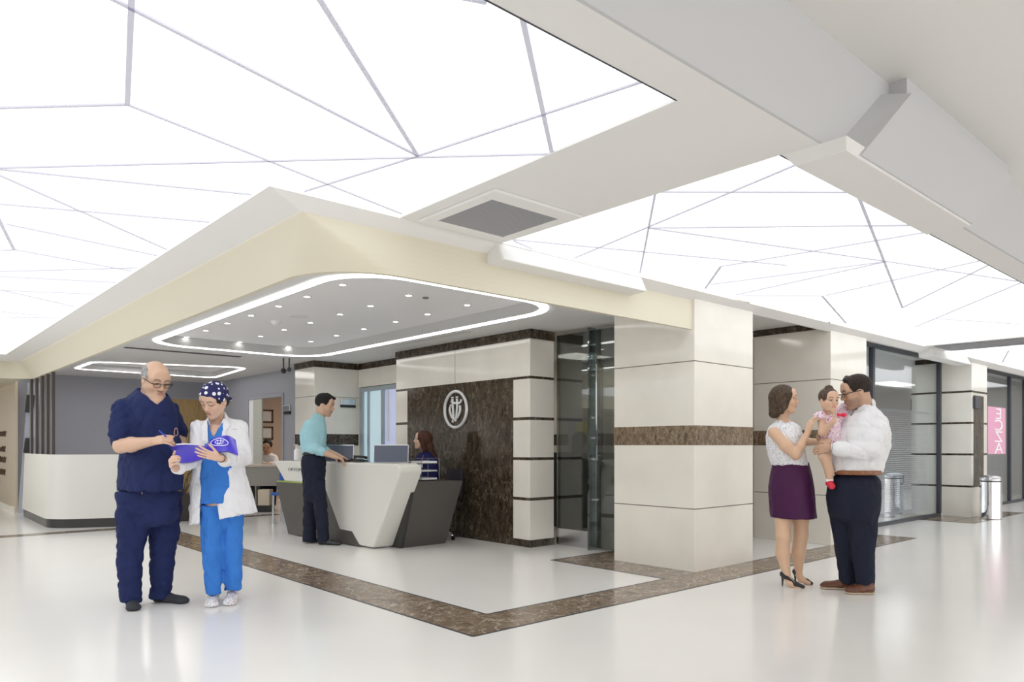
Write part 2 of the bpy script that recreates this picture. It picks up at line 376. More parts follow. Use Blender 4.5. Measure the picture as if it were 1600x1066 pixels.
mb = MB(); mb.prism([(*p, ZT) for p in inner], (0, 0, .03)); mb.prism([(*p, ZT-.02) for p in far2in], (0, 0, .03))
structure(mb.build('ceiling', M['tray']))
mb = MB(); mb.box(6.58, 21, 3.97, 9, ZB, ZB+.08); structure(mb.build('ceiling', M['white']))
for lab, a, b, z in (('long rounded white light ring around the raised reception ceiling', outer, inner, ZR-.002), ('small far rounded light ring over the curved back counter', far2, far2in, ZR-.002)):
    mb = MB(); ring_fill(mb, a, b, z-.008, z-.008); ring_fill(mb, b, b, z-.008, z); ring_fill(mb, a, a, z-.008, z); ring_fill(mb, a, b, z, z)
    tag(mb.build('light_ring', M['ledwhite']), lab, 'ceiling light')
# cream fascia round the reception
top = rounded([(-9, 14.2), (1.90, 14.2), (1.90, 3.97), (6.82, 3.97)], [0, .15, .006, 0], 12, False)
bot = rounded([(-9, 14.2), (2.06, 14.2), (2.06, 3.97), (6.82, 3.97)], [0, .35, .55, 0], 12, False)
ins = rounded([(-9, 14.26), (2.10, 14.26), (2.10, 4.01), (6.82, 4.01)], [0, .33, .52, 0], 12, False)
mb = MB(); K = 8
def lerp(a, b, t): return [((1-t)*p[0]+t*q[0], (1-t)*p[1]+t*q[1]) for p, q in zip(a, b)]
for k in range(K):
    ring_fill(mb, lerp(top, bot, k/K), lerp(top, bot, (k+1)/K), 2.545-.275*k/K, 2.545-.275*(k+1)/K, closed=False)
ring_fill(mb, bot, ins, 2.27, 2.27, closed=False); ring_fill(mb, ins, ins, 2.27, 2.56, closed=False)
set_smooth(structure(mb.build('trim_9', M['cream'])), 50)
mb = MB(); mb.box(-9, 2.0, 14.27, 24, 2.30, 2.40); structure(mb.build('ceiling', M['cream']))
# downlights in the tray
proto = None
for gx in (3.29, 4.01, 4.74):
    for gy in (5.29, 6.03, 6.75, 7.41, 8.14, 8.86, 9.60, 10.33)[(1 if gx < 3.5 else 0):]:
        cols = {3.29: 'row beside the fascia', 4.01: 'middle row', 4.74: 'row by the stone wall'}[gx]
        if proto is None:
            r = thing('downlight', (gx, gy, ZT), 'x', 'ceiling light'); proto = r
            mb = MB(); mb.lathe([(.030, 0), (.044, 0), (.046, -.003), (.044, -.006), (.030, -.004), (.030, 0)], (gx, gy, ZT), 20); pr = mb.build('trim_ring', M['white'], r)
            mb = MB(); mb.lathe([(0, -.003), (.0305, -.003)], (gx, gy, ZT), 20); pd = mb.build('lens', M['spotlit'], r)
        else:
            r = proto.copy(); COL.objects.link(r); r.location = (gx, gy, ZT)
            for ch in (pr, pd):
                c = ch.copy(); COL.objects.link(c); c.parent = r; c.matrix_parent_inverse = ch.matrix_parent_inverse
        k = (5.29, 6.03, 6.75, 7.41, 8.14, 8.86, 9.60, 10.33).index(gy)
        tag(r, '%s small downlight from the lobby, %s of the reception ceiling' % (('first', 'second', 'third', 'fourth', 'fifth', 'sixth', 'seventh', 'eighth')[k-(1 if gx < 3.5 else 0)], cols), 'ceiling light', 'downlights in the raised reception ceiling')
        if gy > 10.2: continue
        l = bpy.data.lights.new('downlight_lamp', 'SPOT'); l.energy = 6; l.spot_size = math.radians(64); l.spot_blend = .6; l.shadow_soft_size = .03; l.color = (1, .97, .92)
        lo = bpy.data.objects.new('downlight_lamp', l); COL.objects.link(lo); lo.location = (gx, gy, ZT-.02)
for (px, py, r_, lab) in ((431, 502, .05, 'small round smoke detector on the raised reception ceiling'),):
    p = zp(px, py, ZT); mb = MB(); mb.lathe([(0, -.045), (.03, -.045), (.045, -.03), (.055, -.012), (.06, 0)], tuple(p), 24); tag(set_smooth(mb.build('smoke_detector', M['paper'])), lab, 'smoke detector')
p = zp(467, 494.5, ZT); mb = MB(); mb.lathe([(0, -.006), (.11, -.006), (.12, 0)], tuple(p), 32); tag(mb.build('ceiling_speaker', M['grey']), 'flat round ceiling speaker beside the smoke detector', 'speaker')
p = zp(665, 465, ZT); mb = MB(); mb.lathe([(0, -.012), (.03, -.01), (.034, 0)], tuple(p), 20); tag(mb.build('sprinkler_cap', M['inkgrey']), 'tiny dark cap on the reception ceiling near the light ring', 'sprinkler')
a = zp(222, 547, ZR); mb = MB(); mb.box(2.70, 4.3, 11.0, 11.12, ZR-.006, ZR-.001); tag(mb.build('slot_diffuser', M['blackframe']), 'long narrow dark slot diffuser between the two light rings', 'air vent')
mb = MB(); mb.box(5.30, 5.42, 6.8, 8.4, ZR-.006, ZR-.001); tag(mb.build('slot_diffuser', M['traywall']), 'slim grey slot diffuser along the top of the stone feature wall', 'air vent')
# dome camera on two rods
t = thing('dome_camera', (4.90, 11.0, ZR), 'small black security camera hanging on two rods from the reception ceiling', 'security camera')
mb = MB(); q = zp(443, 560, ZR)
mb.tube([(q[0], q[1], ZR), (q[0], q[1], ZR-.17)], .012).tube([(q[0]+.07, q[1]-.05, ZR), (q[0]+.07, q[1]-.05, ZR-.16)], .012); mb.build('rod', M['slat'], t)
mb = MB(); mb.lathe([(0, -.05), (.03, -.04), (.045, 0), (.03, .03), (0, .035)], (q[0], q[1], ZR-.19), 20); mb.lathe([(0, -.04), (.025, -.03), (.03, 0), (.02, .03), (0, .035)], (q[0]+.07, q[1]-.05, ZR-.17), 20); set_smooth(mb.build('camera_housing', M['black'], t))

# ------------------------------------------------------------------ marble-clad pillars
def pillar(label, x0, x1, y0, y1, zt, mode, parts=True):
    t = thing('pillar', ((x0+x1)/2, (y0+y1)/2, 0), label, 'pillar')
    mb = MB(); mb.box(x0, x1, y0, y1, 0, zt); mb.build('stone_cladding', M['tile'], t, bevel=.003, seg=1)
    e = .0015; mb = MB()
    if mode == 'band':
        for z in (.59, 1.975): mb.box(x0-e, x1+e, y0-e, y1+e, z-.004, z+.004)
        mb.build('tile_joint', M['seam'], t)
        mb = MB(); mb.box(x0-.002, x1+.002, y0-.002, y1+.002, 1.187, 1.372); mb.build('marble_band', M['brownband'] if x0 < 9 and y0 < 4 else M['brown'], t)
    else:
        for z in (.51, 1.04, 1.56, 2.08): mb.box(x0-.002, x1+.002, y0-.002, y1+.002, z-.016, z+.016)
        mb.build('marble_band', M['brown'], t)
    return t
pillar('free-standing square pillar of polished cream stone with one brown marble band, at the border corner', 5.79, 6.82, 3.945, 4.92, 2.60, 'band')
t2 = pillar('cream stone pillar with brown band behind the woman in the purple skirt', 8.58, 9.58, 3.95, 4.95, ZB, 'band')
mb = MB(); mb.box(8.565, 8.6, 3.96, 4.95, 2.58, ZB); mb.build('marble_cap', M['brown'], t2)
t3 = pillar('cream stone pillar with thin brown lines beside the chrome litter bin', 13.64, 14.45, 3.94, 4.78, ZB, 'lines')
mb = MB(); mb.box(13.74, 14.25, 3.934, 3.938, .5, 2.02); mb.build('marble_inset', M['brown'], t3)
mb = MB(); mb.box(13.625, 13.66, 4.0, 4.8, 2.58, ZB); mb.build('marble_cap', M['brown'], t3)
t4 = pillar('grey-beige stone pillar with brown band left of the blue-lit sliding door', 5.37, 6.16, 10.76, 11.45, ZR, 'band')
mb = MB(); mb.box(5.355, 6.17, 10.745, 11.46, 2.44, ZR); mb.build('marble_cap', M['brown'], t4)

# ------------------------------------------------------------------ feature wall with emblem
mb = MB(); X0 = 5.785
mb.box(X0, 6.17, 6.18, 9.02, 0, ZR); o = structure(mb.build('wall_reception', M['tile']))
mb = MB(); mb.box(X0-.004, X0, 6.475, 8.727, .08, 1.98); structure(mb.build('trim_10', M['brown']))
mb = MB()
for z in (.56, 1.03, 1.50): 
    mb.box(X0-.003, 6.172, 6.177, 6.475, z-.017, z+.017); mb.box(X0-.003, 6.1, 8.727, 9.023, z-.017, z+.017)
mb.box(X0-.003, 6.172, 6.177, 9.023, 1.965, 1.995)
mb.box(X0-.006, 6.176, 6.173, 9.026, 0, .085); mb.box(X0-.012, 6.182, 6.168, 9.03, 2.43, ZR)
structure(mb.build('trim_11', M['brown']))
mb = MB(); mb.box(X0-.0015, X0, 7.614, 7.620, 1.995, 2.43); mb.box(X0-.0055, X0, 7.598, 7.602, .08, 1.965); structure(mb.build('trim_12', M['seam']))
# emblem
t = thing('wall_emblem', (X0, 7.576, 1.655), 'raised silver oval emblem of two figures on the brown marble wall', 'sign')
def emb_tubes(mb, Pf, R, r, mi=0):
    n = 48
    mb.tube([Pf(R*math.cos(2*math.pi*k/n), R*math.sin(2*math.pi*k/n)) for k in range(n)], r*1.25, 8, mi, True)
    def cr(L_):
        o_ = []
        for i in range(len(L_)-1):
            a, b, c, d = [np.array(L_[min(max(i+q, 0), len(L_)-1)]) for q in (-1, 0, 1, 2)]
            for t_ in (0, .25, .5, .75): o_.append(tuple(.5*((2*b)+(c-a)*t_+(2*a-5*b+4*c-d)*t_**2+(-a+3*b-3*c+d)*t_**3)))
        return o_+[L_[-1]]
    for L_ in ([(-.27, .60), (-.24, .2), (-.16, -.47)], [(.14, .60), (.16, .25), (.12, -.1), (.05, -.50)],
              [(-.40, .28), (-.53, 0), (-.36, -.37), (-.1, -.53), (.2, -.42), (.43, -.05), (.40, .2)],
              [(-.38, .46), (-.1, .36), (.2, .33), (.44, .37), (.52, .53)], [(-.28, -.70), (-.16, -.5)], [(0, -.66), (.05, -.45)]):
        mb.tube([Pf(u*R, v*R) for u, v in cr(L_)], r, 8, mi)
    for u, v in ((-.27, .64), (.14, .64)): mb.tube([Pf(u*R, v*R-.001), Pf(u*R, v*R+r)], r*1.25, 10, mi)
mb = MB(); emb_tubes(mb, lambda u, v: (X0-.022, 7.576-u, 1.655+v), .235, .0165)
set_smooth(mb.build('raised_emblem', M['emblem'], t))

# ------------------------------------------------------------------ walls behind the reception
mb = MB()       # wall with the sliding door
mb.box(6.16, 6.30, 9.02, 9.62, 0, ZR); mb.box(6.16, 6.30, 10.73, 10.76, 0, ZR); mb.box(6.16, 6.30, 9.62, 10.73, 2.15, ZR)
structure(mb.build('wall_door', M['tile']))
mb = MB(); mb.box(6.15, 6.31, 9.02, 10.76, 2.44, ZR); structure(mb.build('trim_13', M['brown']))
d = structure(bpy.data.objects.new('door_1', None)); COL.objects.link(d); d.location = (6.2, 10.2, 0)
mb = MB(); mb.box(6.155, 6.22, 9.63, 10.72, 2.07, 2.14).box(6.155, 6.22, 10.60, 10.72, 0, 2.07).box(6.155, 6.22, 9.98, 10.05, 0, 2.07).box(6.155, 6.22, 10.42, 10.47, 0, 2.07); mb.build('door_frame', M['blueframe'], d, bevel=.004)
mb = MB(); mb.box(6.18, 6.20, 10.05, 10.60, 0, 2.07); mb.build('frosted_pane', M['film'], d)
mb = MB(); mb.box(6.19, 6.21, 9.62, 9.98, 0, 2.07); mb.build('door_leaf', M['lilac'], d)
mb = MB(); mb.box(6.165, 6.18, 9.84, 9.90, 1.25, 2.05); mb.build('pull_handle', M['paper'], d, bevel=.003)
mb = MB()       # grey wall with the office doorway
gx = 5.625
mb.box(gx, gx+.12, 11.45, 12.49, 0, ZR); mb.box(gx, gx+.12, 14.06, 16.3, 0, ZR); mb.box(gx, gx+.12, 12.49, 14.06, 2.11, ZR)
mb.box(2.10, 5.74, 16.2, 16.3, 0, ZR)
structure(mb.build('wall_back', M['wallgrey']))
mb = MB(); mb.box(5.745, 9.0, 16.0, 16.1, 0, ZR); mb.box(8.9, 9.0, 11.0, 16.0, 0, ZR); mb.box(6.3, 9.0, 11.5, 11.6, 0, ZR); structure(mb.build('wall_office', M['peach']))
d = structure(bpy.data.objects.new('door_2', None)); COL.objects.link(d); d.location = (gx, 13.2, 0)
mb = MB(); mb.box(gx-.02, gx+.14, 12.44, 12.50, 0, 2.13).box(gx-.02, gx+.14, 14.02, 14.10, 0, 2.13).box(gx-.02, gx+.14, 12.50, 14.02, 2.07, 2.13); mb.build('door_frame', M['wallgrey'], d, bevel=.004)
mb = MB(); mb.box(gx-.01, gx+.02, 13.40, 13.80, 0, 2.07); mb.build('door_leaf', simple('pale_grey_door', (.55, .56, .50), .5), d, bevel=.004)
mb = MB(); mb.box(gx+.0, gx+.04, 13.80, 14.02, 0, 2.07); mb.build('side_pane', M['paper'], d)
d = structure(bpy.data.objects.new('door_3', None)); COL.objects.link(d); d.location = (5.1, 16.2, 0)
mb = MB(); mb.box(4.62, 5.55, 16.16, 16.2, 0, 2.17); mb.build('door_leaf', M['wood'], d)
mb = MB(); mb.box(4.57, 5.6, 16.15, 16.2, 2.17, 2.22).box(5.55, 5.6, 16.15, 16.2, 0, 2.17).box(4.57, 4.62, 16.15, 16.2, 0, 2.17); mb.build('door_frame', M['wallgrey'], d)
# left hall wall with lettering
mb = MB(); mb.box(2.02, 2.06, 15.5, 26, 0, 2.34);
structure(mb.build('wall_left', M['beige']))
mb = MB(); mb.box(-9.1, -9, -9, 26, 0, 3.2); mb.box(-9, 2.02, 25.9, 26, 0, 3.0); structure(mb.build('wall_west', M['white']))
mb = MB(); mb.box(2.005, 2.02, 15.5, 26, 0, .09); structure(mb.build('baseboard_left', M['tile']))
def marks(seed, u0, u1, z0, z1, n):
    rnd = random.Random(seed); mb = MB()
    y = u0
    while y < u1:
        w = rnd.uniform(.09, .15); pts = [(2.014, y+w*t, z0+(z1-z0)*(.5+.45*math.sin(6*t+rnd.uniform(-1, 1)))) for t in (0, .25, .5, .75, 1)]
        mb.tube(pts, .012, 5); y += w+.05
    return mb
t = thing('wall_lettering', (2.01, 17.2, 1.3), 'dark lines of script lettering on the beige wall at the far left', 'lettering')
for k, (z0, z1) in enumerate(((1.36, 1.46), (1.06, 1.18), (.86, .98), (.62, .74))):
    marks(k, 16.55+.1*(k % 2), 18.6, z0, z1, 8).build('script_line', M['ink'], t)
# leaning grey end panel with two black plates
t = thing('leaning_panel', (2.15, 15.4, 0), 'tall leaning blue-grey panel with two black plates beyond the dark slats', 'panel')
mb = MB(); mb.hexa([(2.04, 15.3, 0), (2.22, 15.3, 0), (2.22, 15.36, 0), (2.04, 15.36, 0), (2.19, 15.3, 2.30), (2.37, 15.3, 2.30), (2.37, 15.36, 2.30), (2.19, 15.36, 2.30)]); mb.build('board', simple('blue_grey_board', (.42, .44, .52), .4), t)
for z0, z1, dx in ((1.06, 1.32, .01), (1.77, 2.08, .03)):
    mb = MB(); mb.hexa([(2.10+dx, 15.24, z0), (2.22+dx, 15.24, z0), (2.22+dx, 15.30, z0), (2.10+dx, 15.30, z0), (2.13+dx, 15.24, z1), (2.25+dx, 15.24, z1), (2.25+dx, 15.30, z1), (2.13+dx, 15.30, z1)]); mb.build('plate', M['black'], t)
for k, y in enumerate((12.5, 12.92, 13.36, 13.84, 14.32)):
    mb = MB(); mb.box(2.08, 2.12, y, y+.10, 0, ZR-.002); tag(mb.build('vertical_slat', M['slat'], bevel=.004), 'tall dark brown fin behind the curved counter, '+('nearest the wide grey wall', 'second from the grey wall', 'middle one of the five', 'second from the leaning panel', 'outermost, beside the leaning panel')[k], 'slat', 'dark fins at the left')

# ------------------------------------------------------------------ glass entrance by the free pillar
xg = 6.22
t = thing('glass_entrance', (xg, 5.5, 0), 'frameless tinted glass wall and door between the feature wall and the free pillar', 'glass door')
mb = MB(); mb.box(xg, xg+.012, 5.60, 6.18, .20, 2.50); mb.build('glass_pane', M['darkglass'], t)
mb = MB(); mb.box(xg, xg+.012, 4.95, 5.56, .02, 2.50); o = mb.build('door_leaf', M['darkglass'], t)
mb = MB(); mb.tube([(xg-.05, 5.50, 1.02), (xg-.05, 5.50, 2.1)], .011, 10)
for z in (1.07, 1.5, 2.05): mb.tube([(xg-.05, 5.50, z), (xg, 5.50, z)], .009, 8)
mb.build('door_handle', M['chrome'], o)
mb = MB(); mb.box(xg-.012, xg+.03, 5.60, 6.175, 0, .20); mb.build('plinth', M['steel'], t, bevel=.003)
mb = MB(); mb.box(xg-.10, xg+.012, 5.566, 5.590, 0.0, 2.52); mb.build('glass_fin', glassmat('green_edge_glass', (.35, .43, .42), .15), t)
mb = MB(); mb.box(xg-.015, xg+.025, 4.93, 5.02, 0, 2.30); mb.build('jamb', M['blackframe'], t)
for z in (1.03, 1.27, 1.5, 1.98, .57):
    mb = MB(); mb.box(xg-.03, xg+.02, 5.54, 5.62, z-.012, z+.012); mb.build('clamp', M['chrome'], t)
# room behind
mb = MB(); mb.box(6.83, 8.56, 5.10, 5.16, 0, ZR+.02); structure(mb.build('wall_light_block', simple('dark_blocker_brown', (.07, .035, .02), .4)))  # added wall that keeps outside light out and darkens the glass room
mb = MB(); mb.box(8.60, 8.7, 4.95, 11.5, 0, ZB); mb.box(6.3, 8.6, 9.0, 9.1, 0, ZR)
structure(mb.build('wall_right', M['tile']))
mb = MB(); mb.box(8.585, 8.6, 4.95, 9.0, 2.58, ZB-.001); mb.box(8.59, 8.6, 4.95, 9.0, 1.19, 1.37); structure(mb.build('trim_14', M['brown']))
t = thing('wall_poster', (8.58, 7.6, 1.4), 'colourful yellow, violet and blue poster seen through the tinted glass', 'poster')
mb = MB(); mb.box(8.565, 8.58, 7.62, 8.25, .98, 1.64); mb.build('sheet', simple('lilac_poster_paper', (.62, .55, .72), .6), t)
mb = MB(); mb.box(8.56, 8.566, 7.80, 8.08, 1.36, 1.56).box(8.56, 8.566, 7.80, 8.0, 1.20, 1.33); mb.build('yellow_field', simple('poster_yellow', (.75, .68, .12), .6), t)
mb = MB(); mb.box(8.56, 8.566, 7.64, 7.76, 1.0, 1.50); mb.build('blue_field', simple('poster_blue', (.10, .20, .60), .6), t)
mb = MB(); mb.box(7.6, 8.3, 6.2, 8.2, 0, 1.04); mb.box(7.55, 8.35, 6.15, 8.25, 1.04, 1.08); tag(mb.build('black_cabinet', M['black'], bevel=.005), 'low black cabinet in the room behind the tinted glass', 'cabinet')

# ------------------------------------------------------------------ glazed fronts on the right
def glazing(label, x0, x1, posts, y=4.40, zt=2.63):
    t = thing('glass_partition', ((x0+x1)/2, y, 0), label, 'glass partition')
    mb = MB()
    for i in range(len(posts)-1): mb.box(posts[i]+.02, posts[i+1]-.02, y, y+.012, .05, zt-.03)
    mb.build('glass_pane', M['glass'], t)
    mb = MB(); mb.box(x0, x1, y-.02, y+.04, 0, .05); mb.build('bottom_rail', M['blackframe'], t)
    mb = MB(); mb.box(x0, x1, y-.02, y+.04, zt-.03, zt+.04); mb.build('top_rail', M['blackframe'], t)
    for p in posts:
        mb = MB(); mb.box(p-.035, p+.035, y-.03, y+.04, .05, zt-.03); mb.build('post', M['blackframe'], t)
    return t
glazing('dark-framed glass front with blinds, between two cream pillars at the right', 9.6, 13.6, (9.65, 10.86, 13.56))
glazing('dark-framed glass front with the pink sign reflection at the right edge', 14.45, 21, (14.5, 17.6, 18.7, 20.9))
def blind(label, x0, x1, z0, z1, y, step=.034):
    mb = MB(); z = z0
    while z < z1:
        mb.hexa([(x0, y, z), (x1, y, z), (x1, y+.028, z+.010), (x0, y+.028, z+.010), (x0, y, z+.002), (x1, y, z+.002), (x1, y+.028, z+.012), (x0, y+.028, z+.012)]); z += step
    for xx in (x0+.15, (x0+x1)/2, x1-.15): mb.box(xx-.004, xx+.004, y+.01, y+.014, z0, z1+.02)
    mb.box(x0, x1, y-.004, y+.032, z1, z1+.03)
    return tag(mb.build('venetian_blind', M['blind']), label, 'blind')
blind('lowered grey venetian blind behind the glass front left of the bin pillar', 9.9, 13.45, .10, 1.72, 4.52)
blind('lowered grey venetian blind behind the far glass front under the pink sign reflection', 14.7, 17.4, .10, 1.2, 4.52)
mb = MB(); mb.box(9.58, 21, 8.9, 9.0, 0, ZB); mb.box(21.0, 21.1, -9, 9, 0, ZH); structure(mb.build('wall_side', simple('shop_wall_paint', (.62, .60, .58), .6)))
for x, lab in ((11.3, 'small round ball lamp hanging behind the blinds glass front'), (16.4, 'small round ball lamp hanging behind the far glass front')):
    t = thing('ball_lamp', (x, 5.2, ZB), lab, 'lamp')
    mb = MB(); mb.lathe([(0, -.05), (.035, -.035), (.05, 0), (.035, .035), (0, .05)], (x, 5.2, ZB-.18), 20); set_smooth(mb.build('bulb', emis('warm_bulb_%d' % int(x), (1, .85, .6), 8), t))
    mb = MB(); mb.tube([(x, 5.2, ZB-.13), (x, 5.2, ZB)], .006); mb.build('cord', M['black'], t)
# white desk and things behind the blinds
mb = MB(); mb.box(11.0, 12.9, 5.6, 6.2, .70, .74).box(11.05, 11.1, 5.65, 6.15, 0, .70).box(12.8, 12.85, 5.65, 6.15, 0, .70).box(11.1, 12.8, 6.1, 6.15, .2, .7); tag(mb.build('white_desk', M['corian'], bevel=.004), 'plain white desk in the office behind the venetian blind', 'desk')
# reflection of a pharmacy sign, built as a glowing panel on the glass
def text_mesh(s, size, ext=.002, sx=1):
    c = bpy.data.curves.new('t', 'FONT'); c.body = s; c.size = size; c.extrude = ext; c.align_x = 'CENTER'; c.align_y = 'CENTER'
    o = bpy.data.objects.new('t', c); COL.objects.link(o); dg = bpy.context.evaluated_depsgraph_get(); me = bpy.data.meshes.new_from_object(o.evaluated_get(dg))
    bpy.data.objects.remove(o); return me
t = thing('sign_reflection', (16.6, 4.36, 1.5), 'pink sign reflection with mirrored white letters, modelled on the far right glass', 'sign')
mb = MB(); mb.box(16.08, 17.20, 4.365, 4.375, 1.02, 1.94); mb.build('reflected_face', M['pink'], t)
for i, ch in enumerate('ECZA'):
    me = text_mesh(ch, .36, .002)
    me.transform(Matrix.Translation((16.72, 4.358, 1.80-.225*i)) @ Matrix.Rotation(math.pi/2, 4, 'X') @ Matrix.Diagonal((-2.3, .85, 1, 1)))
    me.flip_normals(); link('letter', me, M['glowwhite'], t)
# litter bin
t = thing('litter_bin', (13.75, 3.70, 0), 'round polished chrome litter bin in front of the far cream pillar', 'bin')
c0 = (13.62, 3.66, 0)
mb = MB(); mb.lathe([(0, .01), (.155, .01), (.155, .60), (.150, .605), (0, .605)], c0, 40); set_smooth(mb.build('bin_body', M['chrome'], t))
mb = MB(); mb.lathe([(.150, .605), (.150, .625), (0, .625)], c0, 40); mb.build('gap_ring', M['black'], t)
mb = MB(); mb.lathe([(.158, .62), (.160, .64), (.15, .67), (.10, .70), (0, .715)], c0, 40); set_smooth(mb.build('lid', M['steel'], t))
mb = MB(); mb.box(13.70, 13.95, 3.90, 3.935, 1.80, 2.0); tag(mb.build('info_plate', M['blackframe'], bevel=.004), 'small dark info box high on the pillar above the litter bin', 'sign')
# signs by the doors
def door_sign(label, cx, cy, cz, w, h, axis):
    t = thing('door_sign', (cx, cy, cz), label, 'sign')
    mb = MB(); mb2 = MB()
    if axis == 'y': mb.box(cx-w/2, cx+w/2, cy-.03, cy, cz-h*.2, cz+h/2); mb2.box(cx-w/2, cx+w/2, cy-.028, cy, cz-h/2, cz-h*.2)
    else: mb.box(cx-.03, cx, cy-w/2, cy+w/2, cz-h*.2, cz+h/2); mb2.box(cx-.028, cx, cy-w/2, cy+w/2, cz-h/2, cz-h*.2)
    mb.build('silver_plate', M['steel'], t, bevel=.006); mb2.build('black_strip', M['black'], t)
door_sign('silver and black door sign on the stone pillar left of the blue-lit door', 5.96, 10.76, 1.88, .27, .14, 'y')
door_sign('silver and black door sign on the grey wall right of the office doorway', gx, 12.28, 1.82, .24, .16, 'x')
# planter with twisted branches
q = zp(288, 814); px_, py_ = q[0], q[1]
t = thing('branch_planter', (px_, py_, 0), 'tall dark planter with bare twisted branches behind the navy scrubs man', 'planter')
mb = MB(); mb.hexa([(px_-.07, py_-.07, 0), (px_+.07, py_-.07, 0), (px_+.07, py_+.07, 0), (px_-.07, py_+.07, 0), (px_-.10, py_-.10, .44), (px_+.10, py_-.10, .44), (px_+.10, py_+.10, .44), (px_-.10, py_+.10, .44)]); mb.build('pot', M['slat'], t, bevel=.006)
rnd = random.Random(3); mb = MB()
for k in range(9):
    a = rnd.uniform(0, 6.28); pts = [Vector((px_, py_, .42))]; d = Vector((math.cos(a)*.25, math.sin(a)*.25, 1)).normalized()
    for i in range(9):
        d = (d+Vector((rnd.uniform(-.55, .55), rnd.uniform(-.55, .55), rnd.uniform(-.05, .35)))).normalized(); pts.append(pts[-1]+d*.15)
    mb.tube(pts, [.009*(1-i/12) for i in range(10)], 5)
mb.build('branches', M['slat'], t)

# ------------------------------------------------------------------ curved back counter
t = thing('curved_counter', (2.4, 12.2, 0), 'curved off-white counter with dark kick plate at the far left', 'reception counter')
pb = rounded([(2.00, 14.6), (1.965, 12.15), (3.35, 11.52)], [0, .45, 0], 16, False)
def inset(path, d):
    out = []
    for i, p in enumerate(path):
        a = Vector(path[max(i-1, 0)]); b = Vector(path[min(i+1, len(path)-1)]); n = (b-a).normalized(); out.append((p[0]-n.y*d, p[1]+n.x*d))
    return out
i0 = inset(pb, .02); i1 = inset(pb, .035)
def wallpath(mb, o0, o1, in0, in1, z0, z1, mi=0):
    ring_fill(mb, o0, o1, z0, z1, mi, False); ring_fill(mb, in0, in1, z0, z1, mi, False); ring_fill(mb, o1, in1, z1, z1, mi, False); ring_fill(mb, o0, in0, z0, z0, mi, False)
    for e in (0, -1): mb.quad([(*o0[e], z0), (*in0[e], z0), (*in1[e], z1), (*o1[e], z1)], mi)
mb = MB(); wallpath(mb, i0, i0, inset(pb, .06), inset(pb, .06), 0, .13); mb.build('kick_plate', M['darkpanel2'], t)
mb = MB(); wallpath(mb, pb, i1, inset(pb, .05), inset(pb, .075), .13, 1.055); set_smooth(mb.build('front_panel', M['corian'], t), 30)

# ------------------------------------------------------------------ main reception desk
t = thing('reception_desk', (4.6, 7.6, 0), 'white and dark grey angular reception desk facing the lobby', 'reception desk')
def xf(y): return 4.385-.050*(y-6.76)
prof = [(9.72, .975), (9.40, .705), (8.50, .700), (8.36, .655), (7.90, .012), (7.29, .012), (6.76, .90), (6.79, .960), (6.86, .985)]
mb = MB()
mb.prism([(xf(y), y, z) for y, z in prof], (.30, 0, 0)); mb.build('white_front', M['corian'], t, bevel=.022, seg=3)
mb = MB(); mb.hexa([(4.22+.02, 9.25, .01), (4.33, 7.55, .01), (4.60, 7.55, .01), (4.60, 9.25, .01), (4.22, 9.60, .69), (4.36, 8.3, .69), (4.6, 8.3, .69), (4.6, 9.60, .69)]); mb.build('dark_left_panel', M['darkpanel'], t)
mb = MB(); mb.hexa([(4.235, 9.60, .692), (4.33, 8.32, .692), (4.6, 8.32, .692), (4.6, 9.60, .692), (4.235, 9.60, .703), (4.33, 8.32, .703), (4.6, 8.32, .703), (4.6, 9.60, .703)]); mb.build('lime_strip', M['lime'], t)
mb = MB(); mb.hexa([(4.66, 7.14, 0), (5.28, 7.14, 0), (5.28, 7.36, 0), (4.66, 7.36, 0), (4.66, 6.88, .765), (5.34, 6.88, .765), (5.34, 7.42, .765), (4.66, 7.42, .765)]); mb.build('dark_side_panel', M['darkpanel'], t, bevel=.003)
mb = MB(); mb.hexa([(4.62, 7.12, 0), (4.664, 7.12, 0), (4.664, 7.36, 0), (4.62, 7.36, 0), (4.62, 6.87, .765), (4.664, 6.87, .765), (4.664, 7.42, .765), (4.62, 7.42, .765)]); mb.build('dark_edge_panel', M['darkpanel2'], t)
mb = MB(); mb.box(4.66, 5.12, 7.44, 9.5, .72, .75); mb.build('work_surface', M['darkpanel'], t)
me = text_mesh('ORTOPEDİ VE T', .052, .001)
me.transform(Matrix.Translation((xf(8.92)-.004, 8.92, .865)) @ Matrix.Rotation(math.radians(-87.14), 4, 'Z') @ Matrix.Rotation(math.pi/2, 4, 'X') @ Matrix.Diagonal((1.95, 1.1, 1, 1)))
link('lettering', me, M['inkgrey'], t)
# laptops
def laptop(label, c, w, h, yaw, tilt=8):
    t = thing('laptop', c, label, 'laptop')
    Rz = Matrix.Translation(c) @ Matrix.Rotation(yaw, 4, 'Z')
    mb = MB(); mb.box(-.005, .012, -w/2, w/2, 0, h); mb.b.transform(Rz @ Matrix.Rotation(math.radians(tilt), 4, 'Y')); mb.build('lid', simple('laptop_blue_grey', (.10, .115, .16), .3, .2), t, bevel=.004)
    mb = MB(); mb.box(-.007, .014, -w/2-.007, w/2+.007, h-.004, h+.006).box(-.007, .014, -w/2-.007, -w/2, 0, h).box(-.007, .014, w/2, w/2+.007, 0, h); mb.b.transform(Rz @ Matrix.Rotation(math.radians(tilt), 4, 'Y')); mb.build('lid_rim', M['steel'], t)
    mb = MB(); mb.box(0, .22, -w/2, w/2, -.008, .008); mb.b.transform(Rz); mb.build('keyboard_base', M['steel'], t, bevel=.003)
    return t
laptop('large open laptop seen from behind beside the seated receptionist', (4.50, 7.13, .995), .385, .195, math.radians(48))
laptop('open laptop partly hidden behind the man in the turquoise shirt', (4.45, 8.30, .995), .40, .195, math.radians(48))

